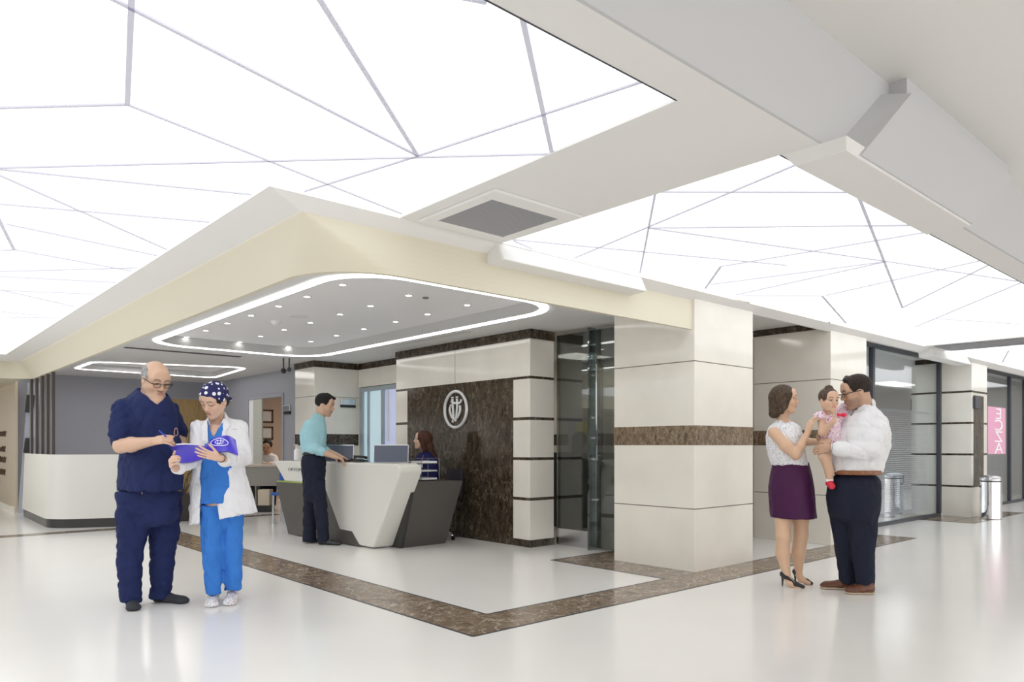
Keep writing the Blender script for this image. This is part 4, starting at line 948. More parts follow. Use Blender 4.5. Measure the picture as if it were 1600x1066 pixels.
# ---------------------------------------------------------------- man in navy scrubs
def man_scrubs():
    D = 5.38
    H = Head(V(243.5, 594, 5.33), 50, 26, 1.13)
    sR = V(190, 641, 5.26); eR = V(189, 697, 5.17); wR = V(238, 690, 5.00); sL = V(270, 642, 5.50); eL = V(281, 694, 5.50); wL = V(284, 712, 5.28)
    B = Fld(); H.build(B); H.neck(B, V(236, 622, 5.40), .062, .075)
    B.chain([V(218, 626, 5.34), V(236, 624, 5.40), V(254, 628, 5.45)], [.035, .058, .035], .04)
    B.ell(V(243, 634, 5.31), [.09, .09, .075], None, .04)
    LG1 = [(768, 184, 240), (800, 184, 237), (830, 184, 232), (870, 184.5, 223), (905, 186, 221), (925, 188, 221), (940, 190, 221)]; LG2 = [(768, 226, 285), (800, 231, 282), (830, 234, 279), (870, 235, 273), (905, 236, 268), (925, 235, 267), (934, 235, 266)]
    torso = [(616, 212, 262), (626, 200, 266), (650, 200, 270), (700, 200, 274), (760, 195, 272), (780, 196, 270)]
    B.loft(torso, D, 40, .66, -.02)
    B.chain([sR, eR], [.052, .05]); B.cone(eR, V(205, 695, 5.12), .050, .052, .02); B.chain([V(205, 695, 5.12), wR], [.052, .029]); B.chain([V(268, 644, 5.50), V(279, 674, 5.52), eL, wL], [.04, .045, .043, .028])
    hd = nrm(V(262, 685, 4.96)-wR); hand(B, wR+hd*.012, hd, FW*.75-UP*.55, UP*.7+FW*.6, 1.0, 1.0, .05, curls=[.55, .80, 1.05, 1.2], thumb_curl=.6, thumb_out=.35)
    hl = nrm(V(283, 722, 5.10)-wL); hand(B, wL, hl, -FW*.3+RT*.6, UP, .7, .95)
    B.loft(LG1, 5.35, 10, .95, -.022); B.loft(LG2, 5.50, 20, .95, -.022)
    v, f = field_mesh(B, .010, fine=[(H.c-.17*1.1, H.c+.17*1.1, .0034), boxof((wR+V(262, 691, 4.93))/2, .12) + (.0034,)])
    C = H.color(v, SK_M, lips=(.50, .25, .20), stubble=.12, must=.6, brow=(.07, .055, .05), blush=.7, down=True)
    man = np_obj('person', v, f, SKIN, color=C)
    tag(man, 'balding man in navy scrubs and glasses, writing with a pen in the folder', 'person')
    # hair: grey sides and back
    Fh = Fld(); Fh.ell(H(-.022, 0, .030), np.array([.098, .081, .086])*H.S, H.A, .01); Fh.plane(H(.030, 0, .04), nrm(H.f*.9+H.u*.55), .02); Fh.plane(H(0, 0, .088), H.u, .03); Fh.plane(H(-.02, 0, -.035), -H.u, .01)
    for q in (1, -1): Fh.ell(H(.0, .083*q, -.012), np.array([.026, .03, .036])*H.S, H.A, .004, 's')
    v, f = field_mesh(Fh, .005, disp=folds(3, .003, 5)); np_obj('hair', v, f, HGREY, man)
    glasses(man, H, M['black'])
    # tunic
    T = Fld(); T.loft([(606, 216, 256), (613, 207, 262), (622, 194, 268), (634, 188, 274), (650, 187, 278), (675, 188, 280), (700, 187, 284), (735, 184, 288), (752, 182.5, 288), (766, 182, 285)], D, 40, .70, 0, pw=2.3, cap=.006)
    T.ell(V(246, 712, 5.34), [.12, .12, .14], None, .08)
    S1 = Fld(); T.cone(V(193, 640, 5.27), V(188, 682, 5.20), .078, .083, .035); T.cone(V(266, 640, 5.50), V(279, 674, 5.52), .060, .066, .035)
    vn = V(246, 634, 5.19); Vc = Fld()
    nl, nr, nb = V(216, 604, 5.24), V(262, 606, 5.34), V(245, 633, 5.20)
    cut(T, [(590, 211, 275), (608, 214, 268), (616, 225, 262), (624, 235, 256), (632, 244, 248), (634, 246, 246.5)], 5.2, 5.37)
    v, f = field_mesh(T, .0075, disp=folds(11, .010, .8)); o = np_obj('scrub_tunic', v, f, NAVY, man)
    mb = MB(); mb.tube([surf(T, 275+3.2*math.cos(a)*(1 if math.sin(a) < 0 else .8), 675-6*math.sin(a), 4.9, 5.6, .004) for a in np.linspace(0, 2*math.pi, 16, endpoint=False)], .0022, 5, closed=True); mb.build('chest_badge', simple('peach_embroidery', (.75, .45, .38), .7), man)
    mb = MB(); mb.tube([surf(T, 184.5+.4*k, 744+4*k, 4.9, 5.6, .003) for k in range(5)], .003, 5); mb.build('side_vent', M['black'], man)
    # trousers
    P = Fld(); P.loft([(730, 194, 274), (765, 187, 282), (790, 186, 282), (822, 187, 281)], 5.41, 30, .66, -.004, cap=.09, k=.05)
    P.loft(LG1, 5.35, 10, .95, 0, k=.03, cap=.004)
    P.loft(LG2, 5.50, 20, .95, 0, k=.03, cap=.004)
    v, f = field_mesh(P, .009, disp=folds(5, .012, .7)); np_obj('scrub_trousers', v, f, NAVY, man)
    for nm, h_, t_ in (('shoe', V(205, 930, 5.44), V(209.5, 955, 5.19)), ('shoe', V(240, 941, 5.54), V(294, 943, 5.46))):
        F = Fld(); shoe(F, h_, t_, .056, .085); v, f = field_mesh(F, .005); np_obj(nm, v, f, CHAR, man)
    return man
# ---------------------------------------------------------------- pen and folder
def pen_and_folder():
    a, b = V(248.5, 673, 4.93), V(274, 695, 5.05)
    t = thing('pen', tuple(b), 'slim blue ballpoint pen in the hand of the man in navy scrubs', 'pen')
    mb = MB(); mb.tube([a, b], .0045, 8); mb.build('barrel', simple('blue_pen_plastic', (.02, .06, .5), .3), t, smooth=True)
    mb = MB(); mb.tube([b, b+(b-a)*.10], [.0035, .001], 8); mb.build('tip', M['steel'], t)
    FB = simple('glossy_royal_blue_card', (.045, .025, .55), .28)
    fo = thing('blue_folder', tuple(V(320, 700, 5.2)), 'open royal blue folder with a white oval emblem, held by the white-coat woman', 'folder')
    def sheet(name, top, bot, th, mat, parent, off=0.):
        mb = MB(); n = len(top); offv = -FW*off
        A = [mb.b.verts.new(tuple(p+offv)) for p in top]; B_ = [mb.b.verts.new(tuple(p+offv)) for p in bot]
        A2 = [mb.b.verts.new(tuple(p+offv+FW*th)) for p in top]; B2 = [mb.b.verts.new(tuple(p+offv+FW*th)) for p in bot]
        for i in range(n-1):
            mb.b.faces.new((A[i], A[i+1], B_[i+1], B_[i])); mb.b.faces.new((A2[i+1], A2[i], B2[i], B2[i+1])); mb.b.faces.new((A[i+1], A[i], A2[i], A2[i+1])); mb.b.faces.new((B_[i], B_[i+1], B2[i+1], B2[i]))
        mb.b.faces.new((A[0], B_[0], B2[0], A2[0])); mb.b.faces.new((A[-1], A2[-1], B2[-1], B_[-1]))
        return set_smooth(mb.build(name, mat, parent), 35)
    def curve(pts, n=14):
        pts = np.array([V(*p) for p in pts]); t = np.linspace(0, len(pts)-1, n); out = []
        for q in t:
            i = min(int(q), len(pts)-2); u = q-i; p0 = pts[max(i-1, 0)]; p1 = pts[i]; p2 = pts[i+1]; p3 = pts[min(i+2, len(pts)-1)]
            out.append(.5*((2*p1)+(-p0+p2)*u+(2*p0-5*p1+4*p2-p3)*u*u+(-p0+3*p1-3*p2+p3)*u**3))
        return out
    sheet('front_cover', curve([(263.5, 696.5, 5.05), (292, 695, 5.14), (322, 697, 5.22)]), curve([(281, 723, 4.88), (299, 722, 4.95), (318, 716, 5.02)]), .003, FB, fo)
    top = curve([(318, 703, 5.20), (326, 690, 5.16), (340, 682.5, 5.12), (357, 681, 5.10), (368, 687.5, 5.08)]); bot = curve([(318, 716, 5.02), (328, 713, 4.98), (342, 706.5, 4.95), (357, 705.5, 4.93), (372, 712.5, 4.92)])
    sheet('back_cover', top, bot, .003, FB, fo)
    sheet('paper_block', curve([(265, 694.5, 5.07), (292, 693, 5.16), (321, 697, 5.23)]), curve([(282, 725, 4.91), (299, 724, 4.98), (318, 718, 5.05)]), .006, M['paper'], fo, -.006)
    sheet('paper_block', curve([(327, 691, 5.18), (340, 684, 5.14), (356, 682.5, 5.12), (366, 688.5, 5.10)]), curve([(331, 714.5, 5.0), (343, 708.5, 4.97), (357, 707.5, 4.95), (371, 714.5, 4.94)]), .006, M['paper'], fo, -.006)
    sl = nrm(V(344, 683, 5.12)-V(344, 706, 4.94)); cc = V(344, 692, 5.0)
    def Pf(u, v): 
        p = V(344+u*13.5, 691.5-v*5.5-1.2*(1-abs(u))+abs(u)*1.0, 5.02+v*.035); return p-FW*.012
    mb = MB(); emb_tubes(mb, Pf, 1.0, .0016); mb.build('oval_emblem', M['glowwhite'], fo)
    return fo
# ---------------------------------------------------------------- woman in the white coat
def woman_coat():
    D = 5.50; H = Head(V(335, 626, 5.46), -17, 29, 1.07, fem=True, roll=-6)
    sR = V(308, 668, 5.42); eR = V(307, 716, 5.44); wR = V(274, 732, 4.98); sL = V(372, 668, 5.56); eL = V(380, 722, 5.50); wL = V(345, 716, 4.98)
    B = Fld(); H.build(B); H.neck(B, V(340, 664, 5.54), .037, .044); B.ell(V(338, 684, 5.485), [.085, .085, .10], None, .03); B.cone(V(322, 672, 5.50), V(354, 672, 5.54), .045, .045, .03)
    LG1 = [(790, 313, 347), (830, 315, 346), (870, 317, 346), (905, 320, 346), (928, 323, 345)]; LG2 = [(790, 344, 379), (830, 346, 379), (870, 348, 378), (905, 350, 377.5), (922, 351.5, 377)]
    B.loft([(664, 326, 356), (690, 320, 358), (730, 320, 362), (790, 318, 370)], 5.47, -15, .66, -.025)
    B.chain([V(310, 668, 5.43), V(309, 715, 5.44), V(279, 730, 5.04), wR], [.038, .034, .026, .024]); B.chain([V(374, 668, 5.57), V(380, 716, 5.51), V(352, 718, 5.10), wL], [.038, .034, .026, .024])
    hr = nrm(V(262, 720, 4.86)-wR); hand(B, wR+hr*.01, hr, RT*.9+FW*.25+UP*.2, FW*.6+UP*.5, .55, .92, .05, curls=[.85, .9, .95, 1.0], thumb_out=.7)
    hl = nrm(V(308, 706, 4.88)-wL); hand(B, wL+hl*.01, hl, FW*.9+UP*.2, UP+RT*.1, .2, .86, .16, curls=[.20, .14, .18, .30], thumb_out=.5)
    B.loft(LG1, 5.46, -5, .95, -.022); B.loft(LG2, 5.54, -5, .95, -.022)
    v, f = field_mesh(B, .010, fine=[(H.c-.17*1.05, H.c+.17*1.05, .0033), boxof((wR+V(264, 722, 4.88))/2, .12)+(.0032,), boxof((wL+V(314, 708, 4.88))/2, .13)+(.0032,)])
    C = H.color(v, SK_F, lips=(.50, .20, .18), brow=(.035, .025, .02), blush=.8, down=True)
    w = np_obj('person', v, f, SKIN, color=C); tag(w, 'woman in a white coat, blue scrubs and dotted surgical cap, holding the open folder', 'person')
    Fh = Fld(); Fh.ell(H(-.014, 0, .030), np.array([.098, .081, .089])*H.S, H.A, .01); Fh.plane(H(.080, 0, .02), nrm(H.f*.9-H.u*.45), .008); Fh.plane(H(.0, 0, -.055), nrm(-H.u-H.f*.2), .01)
    for q in (1, -1): Fh.ell(H(.0, .083*q, -.012), np.array([.026, .03, .036])*H.S, H.A, .004, 's')
    Fh.ell(H(-.105, -.01, -.05), np.array([.035, .04, .045])*H.S, H.A, .02)
    v, f = field_mesh(Fh, .005, disp=folds(3, .003, 4)); np_obj('hair', v, f, HDARK, w)
    Fc = Fld(); Fc.ell(H(-.012, 0, .044), np.array([.108, .089, .090])*H.S, H.A, .01); Fc.plane(H(.066, 0, .052), nrm(H.f*.70-H.u*.71), .008); Fc.cone(H(-.125, 0, -.01), H(-.15, .02, -.06), .018, .008, .01); Fc.cone(H(-.125, 0, -.01), H(-.15, -.03, -.04), .016, .007, .01)
    v, f = field_mesh(Fc, .005, disp=folds(8, .004, 1.5)); np_obj('surgical_cap', v, f, spotcloth('navy_dotted_cotton', (.012, .012, .10), [(.85, .85, .88)], 25, .36, .25), w)
    T = Fld(); T.loft([(655, 328, 352), (668, 320, 358), (700, 316, 362), (740, 316, 366), (786, 312, 372)], 5.46, -15, .72, 0); cut(T, [(640, 318, 356), (655, 324, 350), (668, 326, 343), (684, 333, 334)], 5.3, 5.52)
    v, f = field_mesh(T, .008, disp=folds(12, .006)); np_obj('scrub_tunic', v, f, BLUE, w)
    P = Fld(); P.loft([(752, 322, 366), (780, 318, 370), (812, 316, 374)], 5.50, -10, .60, -.004, cap=.06, k=.04)
    P.loft(LG1, 5.46, -5, .95, 0, cap=.004); P.loft(LG2, 5.54, -5, .95, 0, cap=.004)
    v, f = field_mesh(P, .008, disp=folds(6, .010, .8)); np_obj('scrub_trousers', v, f, BLUE, w)
    # coat: outer shell minus the open front
    O = Fld(); O.loft([(655, 330, 362), (659, 320, 372), (666, 310, 378), (680, 307, 380), (705, 306, 378), (735, 304, 380), (760, 302, 387), (785, 300.5, 394), (803, 300, 400), (822, 300, 402)], 5.53, -15, .76, 0, pw=2.2, cap=.004)
    O.cone(V(310, 668, 5.43), V(309, 715, 5.44), .058, .056, .03); O.cone(V(309, 715, 5.44), V(279, 730, 5.04), .056, .050, .02); O.cone(V(374, 668, 5.57), V(380, 716, 5.51), .060, .060, .03); O.cone(V(380, 716, 5.51), V(352, 718, 5.10), .060, .050, .02)
    O.cone(V(341, 654, 5.54), V(341, 664, 5.50), .064, .068, .03)
    # front gap as a slanted wedge between the two panels
    cut(O, [(640, 319, 356), (655, 321, 352), (670, 323, 342), (690, 324, 334), (720, 316, 330), (760, 314, 335), (800, 313, 341), (840, 311, 348)], 5.4, 5.46)
    O.cone(V(338, 636, 5.5), V(339, 656, 5.50), .062, .056, .006, mode='s')
    dz = lambda px, pl, D_: None
    O.add((lambda X, Y, Z: (820-((X*RT[0]+Y*RT[1])/(X*FW[0]+Y*FW[1])*FPX+800-302)*.20-(HY-(Z-CH)/(X*FW[0]+Y*FW[1])*FPX))*-5.5/FPX), [-9]*3, [9]*3, .004, 'i')
    O.plane(V(268, 735, 4.98), nrm(V(268, 735, 4.98)-V(300, 724, 5.28)), .004); 
    v, f = field_mesh(O, .0072, disp=folds(14, .009, .75)); np_obj('white_coat', v, f, WHITECOAT, w)
    # lapels
    for ed, ou in (([(323, 655), (324, 666), (324.5, 678), (325, 690), (324.5, 700)], [(319, 659), (315, 668), (317.5, 677), (316, 688), (322, 702)]), ([(349, 654), (344, 665), (340, 677), (335, 690), (331, 702)], [(355, 656), (360, 665), (353, 674), (352, 688), (333, 704)])):
        dd_ = [float((surf(O, x_, y_, 5.0, 5.7, .012))@FW) for x_, y_ in ou]; dd_ = [min(dd_[i_], (dd_[max(i_-1, 0)]+dd_[min(i_+1, 4)])/2) for i_ in range(5)]
        pe = [V(x_, y_, q_) for (x_, y_), q_ in zip(ed, dd_)]; po = [V(x_, y_, q_) for (x_, y_), q_ in zip(ou, dd_)]
        mb = MB(); A_ = [mb.b.verts.new(tuple(p_)) for p_ in pe]; B_ = [mb.b.verts.new(tuple(p_-FW*.006)) for p_ in po]; C_ = [mb.b.verts.new(tuple(p_+FW*.008)) for p_ in po]; D_ = [mb.b.verts.new(tuple(p_+FW*.004)) for p_ in pe]
        for i_ in range(4):
            for u_, w_ in ((A_, B_), (B_, C_), (C_, D_), (D_, A_)): mb.b.faces.new((u_[i_], u_[i_+1], w_[i_+1], w_[i_]))
        for i_ in (0, 4): mb.b.faces.new((A_[i_], B_[i_], C_[i_], D_[i_]))
        mb.build('lapel', WHITECOAT, w, smooth=False)
    mb = MB(); mb.tube([surf(O, 362+6*q_, 671+.2*q_, 5.0, 5.8, .003) for q_ in (0, .5, 1, 1.5)], .0015, 5); mb.build('chest_pocket', simple('grey_stitching', (.45, .45, .5), .8), w)
    for q_ in ((337.5, 744), (340.5, 770)):
        c_ = surf(O, *q_, 5.0, 5.8, .002); mb = MB(); mb.lathe([(0, .004), (.007, .003), (.008, 0)], tuple(c_), 12, axis=tuple(-FW)); mb.build('coat_button', M['paper'], w)
    CL = spotcloth('white_dotted_clog', (.80, .80, .80), [(.55, .12, .15), (.1, .12, .3)], 75, .28, .8)
    for h_, t_ in ((V(334, 928, 5.62), V(330, 950, 5.30)), (V(364, 925, 5.66), V(358, 943, 5.36))):
        F = Fld(); shoe(F, h_, t_, .055, .085); v, f = field_mesh(F, .005); np_obj('clog', v, f, CL, w)
    mb = MB(); c = wL+nrm(V(352, 718, 5.10)-wL)*.006; ax = nrm(V(352, 718, 5.10)-wL); a1 = nrm(np.cross(ax, UP)); a2 = np.cross(ax, a1)
    mb.tube([c+(a1*math.cos(a)+a2*math.sin(a))*.0265 for a in np.linspace(0, 6.283, 20, endpoint=False)], .004, 6, closed=True); mb.build('wristwatch', M['black'], w)
    return w
# ---------------------------------------------------------------- woman in the purple skirt
def woman_skirt():
    D = 6.16; H = Head(V(1226, 624.5, 6.16), 64, 2, 1.0, fem=True)
    sR = V(1209, 676, 6.05); eR = V(1243, 711, 5.98); wR = V(1262, 676, 5.95); sL = V(1240, 674, 6.30); eL = V(1256, 690, 6.22); wL = V(1283, 691, 6.02)
    B = Fld(); H.build(B); H.neck(B, V(1224, 661, 6.18), .042, .052); B.ell(V(1226, 672, 6.17), [.09, .09, .08], None, .04)
    B.loft([(664, 1210, 1244), (690, 1206, 1250), (724, 1212, 1254), (750, 1210, 1262)], D, 60, .8, -.015)
    B.chain([sR, V(1228, 697, 6.0), eR], [.047, .046, .039], .02); B.chain([eR, V(1251, 697, 5.96), wR], [.039, .034, .023], .015); B.chain([sL, eL, wL], [.045, .038, .024], .02)
    hr = nrm(V(1268, 657, 5.92)-wR); hand(B, wR+hr*.008, hr, RT*.9+UP*.1-FW*-.2, FW*.6+UP*.1+RT*.3, .6, .90, .08, curls=[.45, .55, .7, .85], thumb_curl=.7)
    hl = nrm(V(1299, 693, 5.96)-wL); hand(B, wL+hl*.006, hl, -UP*.4+FW*.5, UP, .4, .88, .08)
    legs = [[(1228, 775, 6.17), (1224, 812, 6.145), (1224, 838, 6.11), (1223, 865, 6.13), (1230, 903, 6.12)], [(1246, 775, 6.18), (1251, 812, 6.20), (1251.5, 835, 6.20), (1248, 862, 6.22), (1247.5, 896, 6.24)]]
    for lg in legs: B.chain([V(*p) for p in lg], [.055, .066, .058, .056, .030], .02); 
    for a, b, c in (((1230, 903, 6.12), (1236, 912, 6.09), (1250, 919, 6.05)), ((1247.5, 896, 6.24), (1252, 905, 6.22), (1264, 911.5, 6.19))):
        B.cone(V(*a), V(*b), .031, .030, .012); B.cone(V(*b), V(*c), .029, .018, .012)
    v, f = field_mesh(B, .008, fine=[(H.c-.16, H.c+.16, .0033), boxof((wR+V(1268, 657, 5.92))/2, .115)+(.0033,), boxof((wL+V(1299, 693, 5.96))/2, .11)+(.0035,)])
    C = H.color(v, SK_T, lips=(.62, .12, .14), brow=(.07, .045, .03), blush=.9)
    w = np_obj('person', v, f, SKIN, color=C); tag(w, 'smiling woman with bob hair, sleeveless floral blouse and purple skirt, reaching for the baby', 'person')
    Fh = Fld(); Fh.ell(H(-.020, 0, .034), np.array([.104, .089, .092])*H.S, H.A, .02)
    for q in (1, -1):
        Fh.cone(H(-.01, .070*q, .02), H(-.015, .080*q, -.10), .038, .026, .03, H.l, .8); Fh.cone(H(.03, .062*q, .045), H(.022, .083*q, -.07), .026, .013, .02, H.l, .8)
    Fh.cone(H(-.065, 0, .0), H(-.078, 0, -.115), .062, .045, .03); Fh.cone(H(-.05, .03, .0), H(-.06, .04, -.12), .05, .03, .03); Fh.cone(H(-.05, -.03, .0), H(-.06, -.04, -.12), .05, .03, .03)
    Fh.ell(H(.094, 0, -.02), np.array([.055, .056, .105])*H.S, H.A, .012, 's')
    v, f = field_mesh(Fh, .0045, disp=folds(21, .005, 3, (1, 1, .15))); np_obj('bob_hair', v, f, HOMBRE, w)
    mb = MB()
    for q in (-1,): mb.lathe([(0, -.004), (.004, 0), (0, .004)], tuple(H(-.008, .084*q, -.038)), 10)
    mb.build('earring', GOLD, w, smooth=True)
    T = Fld(); T.loft([(655, 1216, 1232), (661, 1210, 1240), (667, 1203, 1247), (680, 1199.5, 1252), (700, 1201, 1254), (715, 1204, 1257), (727, 1208, 1259.5)], D, 60, .85, 0, pw=2.1, cap=.005)
    T.cone(V(1225, 648, 6.17), V(1229, 662, 6.12), .050, .044, .006, mode='s')
    T.cone(V(1190, 672, 5.88), V(1206, 682, 6.0), .02, .050, .008, mode='s')
    v, f = field_mesh(T, .007, disp=folds(22, .007, .9)); np_obj('sleeveless_blouse', v, f, spotcloth('white_floral_viscose', (.80, .80, .82), [(.40, .38, .60), (.18, .26, .24), (.66, .48, .62)], 44, .19, 1.), w)
    K_ = Fld(); K_.loft([(722, 1211, 1260), (730, 1210, 1261.5), (745, 1207, 1265), (762, 1204.5, 1267), (785, 1205.5, 1269), (800, 1207, 1270.5), (809, 1208, 1271.5)], 6.16, 60, .9, .0, pw=2.3, cap=.004)
    v, f = field_mesh(K_, .008, disp=folds(23, .003, .5)); np_obj('pencil_skirt', v, f, PURPLE, w)
    for nm, hl_, an, toe in (('high_heel_shoe', (1222.5, 917, 6.13), (1224, 893, 6.13), (1259, 921.5, 6.02)), ('high_heel_shoe', (1243, 906, 6.26), (1243.5, 890, 6.25), (1272, 914.5, 6.18))):
        hl_, an, toe = V(*hl_), V(*an), V(*toe); hl_[2] = 0; toe[2] = .008; F = Fld(); d = nrm(toe-an)
        mid = an*.45+toe*.55; mid[2] = .030; hp = an.copy(); hp[2] = .095
        F.cone(hp+UP*.008, mid, .030, .024, .012, np.cross(UP, d), 1.0); F.cone(mid, toe-nrm((toe-an)*[1, 1, 0])*.02+UP*.006, .026, .014, .012); F.plane(toe-UP*.006, -UP, .002)
        up_ = Fld(); F.cone(hp+UP*.045+nrm((toe-an)*[1, 1, 0])*.02, mid+UP*.034, .026, .020, .006, mode='s')
        F.chain([hp-nrm((toe-an)*[1, 1, 0])*.006-UP*.01, hl_+UP*.004], [.012, .0050], .008)
        v, f = field_mesh(F, .0036); np_obj(nm, v, f, BLACKL, w)
    return w
# ---------------------------------------------------------------- baby girl
def baby():
    D = 5.93; H = Head(V(1295, 626, D-.01), 8, 6, .84, child=True)
    B = Fld(); H.build(B); H.neck(B, V(1296, 651, D+.02), .040, .045)
    B.loft([(650, 1288, 1306), (670, 1284, 1310), (690, 1284, 1312), (702, 1284, 1308)], D+.02, 10, .8, -.006)
    B.chain([V(1284, 656, D), V(1285, 676, D-.05), V(1303, 658, D-.13)], [.033, .031, .021], .015); B.chain([V(1306, 656, D+.05), V(1314, 668, D+.08)], [.03, .027], .015)
    hd = nrm(V(1306, 650, D-.14)-V(1302, 660, D-.13)); hand(B, V(1303, 658, D-.13), hd, -RT+FW*.2, FW, .8, .55)
    B.chain([V(1290, 694, D-.02), V(1288, 712, D-.10), V(1296, 738, D-.06), V(1296, 752, D-.05)], [.050, .045, .033, .026], .02); B.chain([V(1304, 694, D+.05), V(1312, 706, D+.12)], [.050, .04], .02)
    v, f = field_mesh(B, .007, fine=[(H.c-.13, H.c+.13, .003), boxof(V(1304, 653, D-.14), .06)+(.003,)])
    C = H.color(v, (.68, .44, .31), lips=(.55, .22, .18), brow=(.14, .09, .06), blush=.9)
    b = np_obj('person', v, f, SKIN, color=C); tag(b, 'baby girl in a pink floral dress and red shoes, carried by the man in white', 'person')
    Fh = Fld(); Fh.ell(H(-.014, 0, .036), np.array([.104, .084, .086])*H.S, H.A, .01); Fh.ell(H(.094, 0, -.052), np.array([.055, .060, .088])*H.S, H.A, .008, 's'); Fh.plane(H(0, 0, -.03), -H.u, .01)
    for q in (1, -1): Fh.ell(H(.0, .083*q, -.014), np.array([.024, .03, .034])*H.S, H.A, .004, 's')
    Fh.ell(H(-.01, .0, .125), np.array([.03, .034, .022])*H.S, H.A, .02)
    v, f = field_mesh(Fh, .0042, disp=folds(31, .004, 3)); np_obj('hair', v, f, hairmat('soft_brown_hair', (.05, .032, .022), (.15, .10, .07)), b)
    PK = spotcloth('pink_floral_cotton', (.84, .66, .74), [(.78, .30, .50), (.30, .14, .26), (.9, .88, .92)], 52, .30, 1.)
    T = Fld(); T.loft([(648, 1284, 1310), (660, 1282, 1313), (676, 1283, 1314), (690, 1284, 1314), (699, 1286, 1313)], D+.02, 10, .85, 0, cap=.005)
    T.ell(V(1281.5, 650, D-.0), [.048, .05, .036], None, .015); T.cone(V(1308, 655, D+.05), V(1318, 645, D+.10), .055, .060, .02); T.cone(V(1318, 645, D+.10), V(1317, 634, D+.12), .055, .02, .02)
    T.cone(V(1296, 638, D-.03), V(1296, 645, D-.06), .050, .04, .006, mode='s')
    v, f = field_mesh(T, .006, disp=folds(32, .010, 1.6)); np_obj('dress', v, f, PK, b)
    mb = MB(); c = V(1314, 648.5, D-.04); RB = simple('red_satin_bow', (.80, .02, .08), .4)
    F = Fld(); F.ell(c-RT*.022, [.020, .020, .014], None, .01); F.ell(c+RT*.022, [.022, .022, .018], None, .01); F.ell(c, [.009]*3, None, .005); v, f = field_mesh(F, .003); np_obj('red_bow', v, f, RB, b)
    for q, (ax_, ay_, az_) in (('shoe', (1296, 757, D-.05)),):
        c = V(ax_, ay_, az_); F = Fld(); F.cone(c+UP*.012, c-FW*.045-UP*.012, .029, .027, .02); F.cone(c+UP*.03, c+UP*.01, .026, .028, .01)
        v, f = field_mesh(F, .004); np_obj(q, v, f, simple('red_baby_shoe', (.70, .03, .06), .45), b)
    F = Fld(); c = V(1296, 751, D-.05); F.cone(c+UP*.012, c-UP*.008, .030, .030, .01); v, f = field_mesh(F, .004); np_obj('white_sock', v, f, M['paper'], b)
    return b
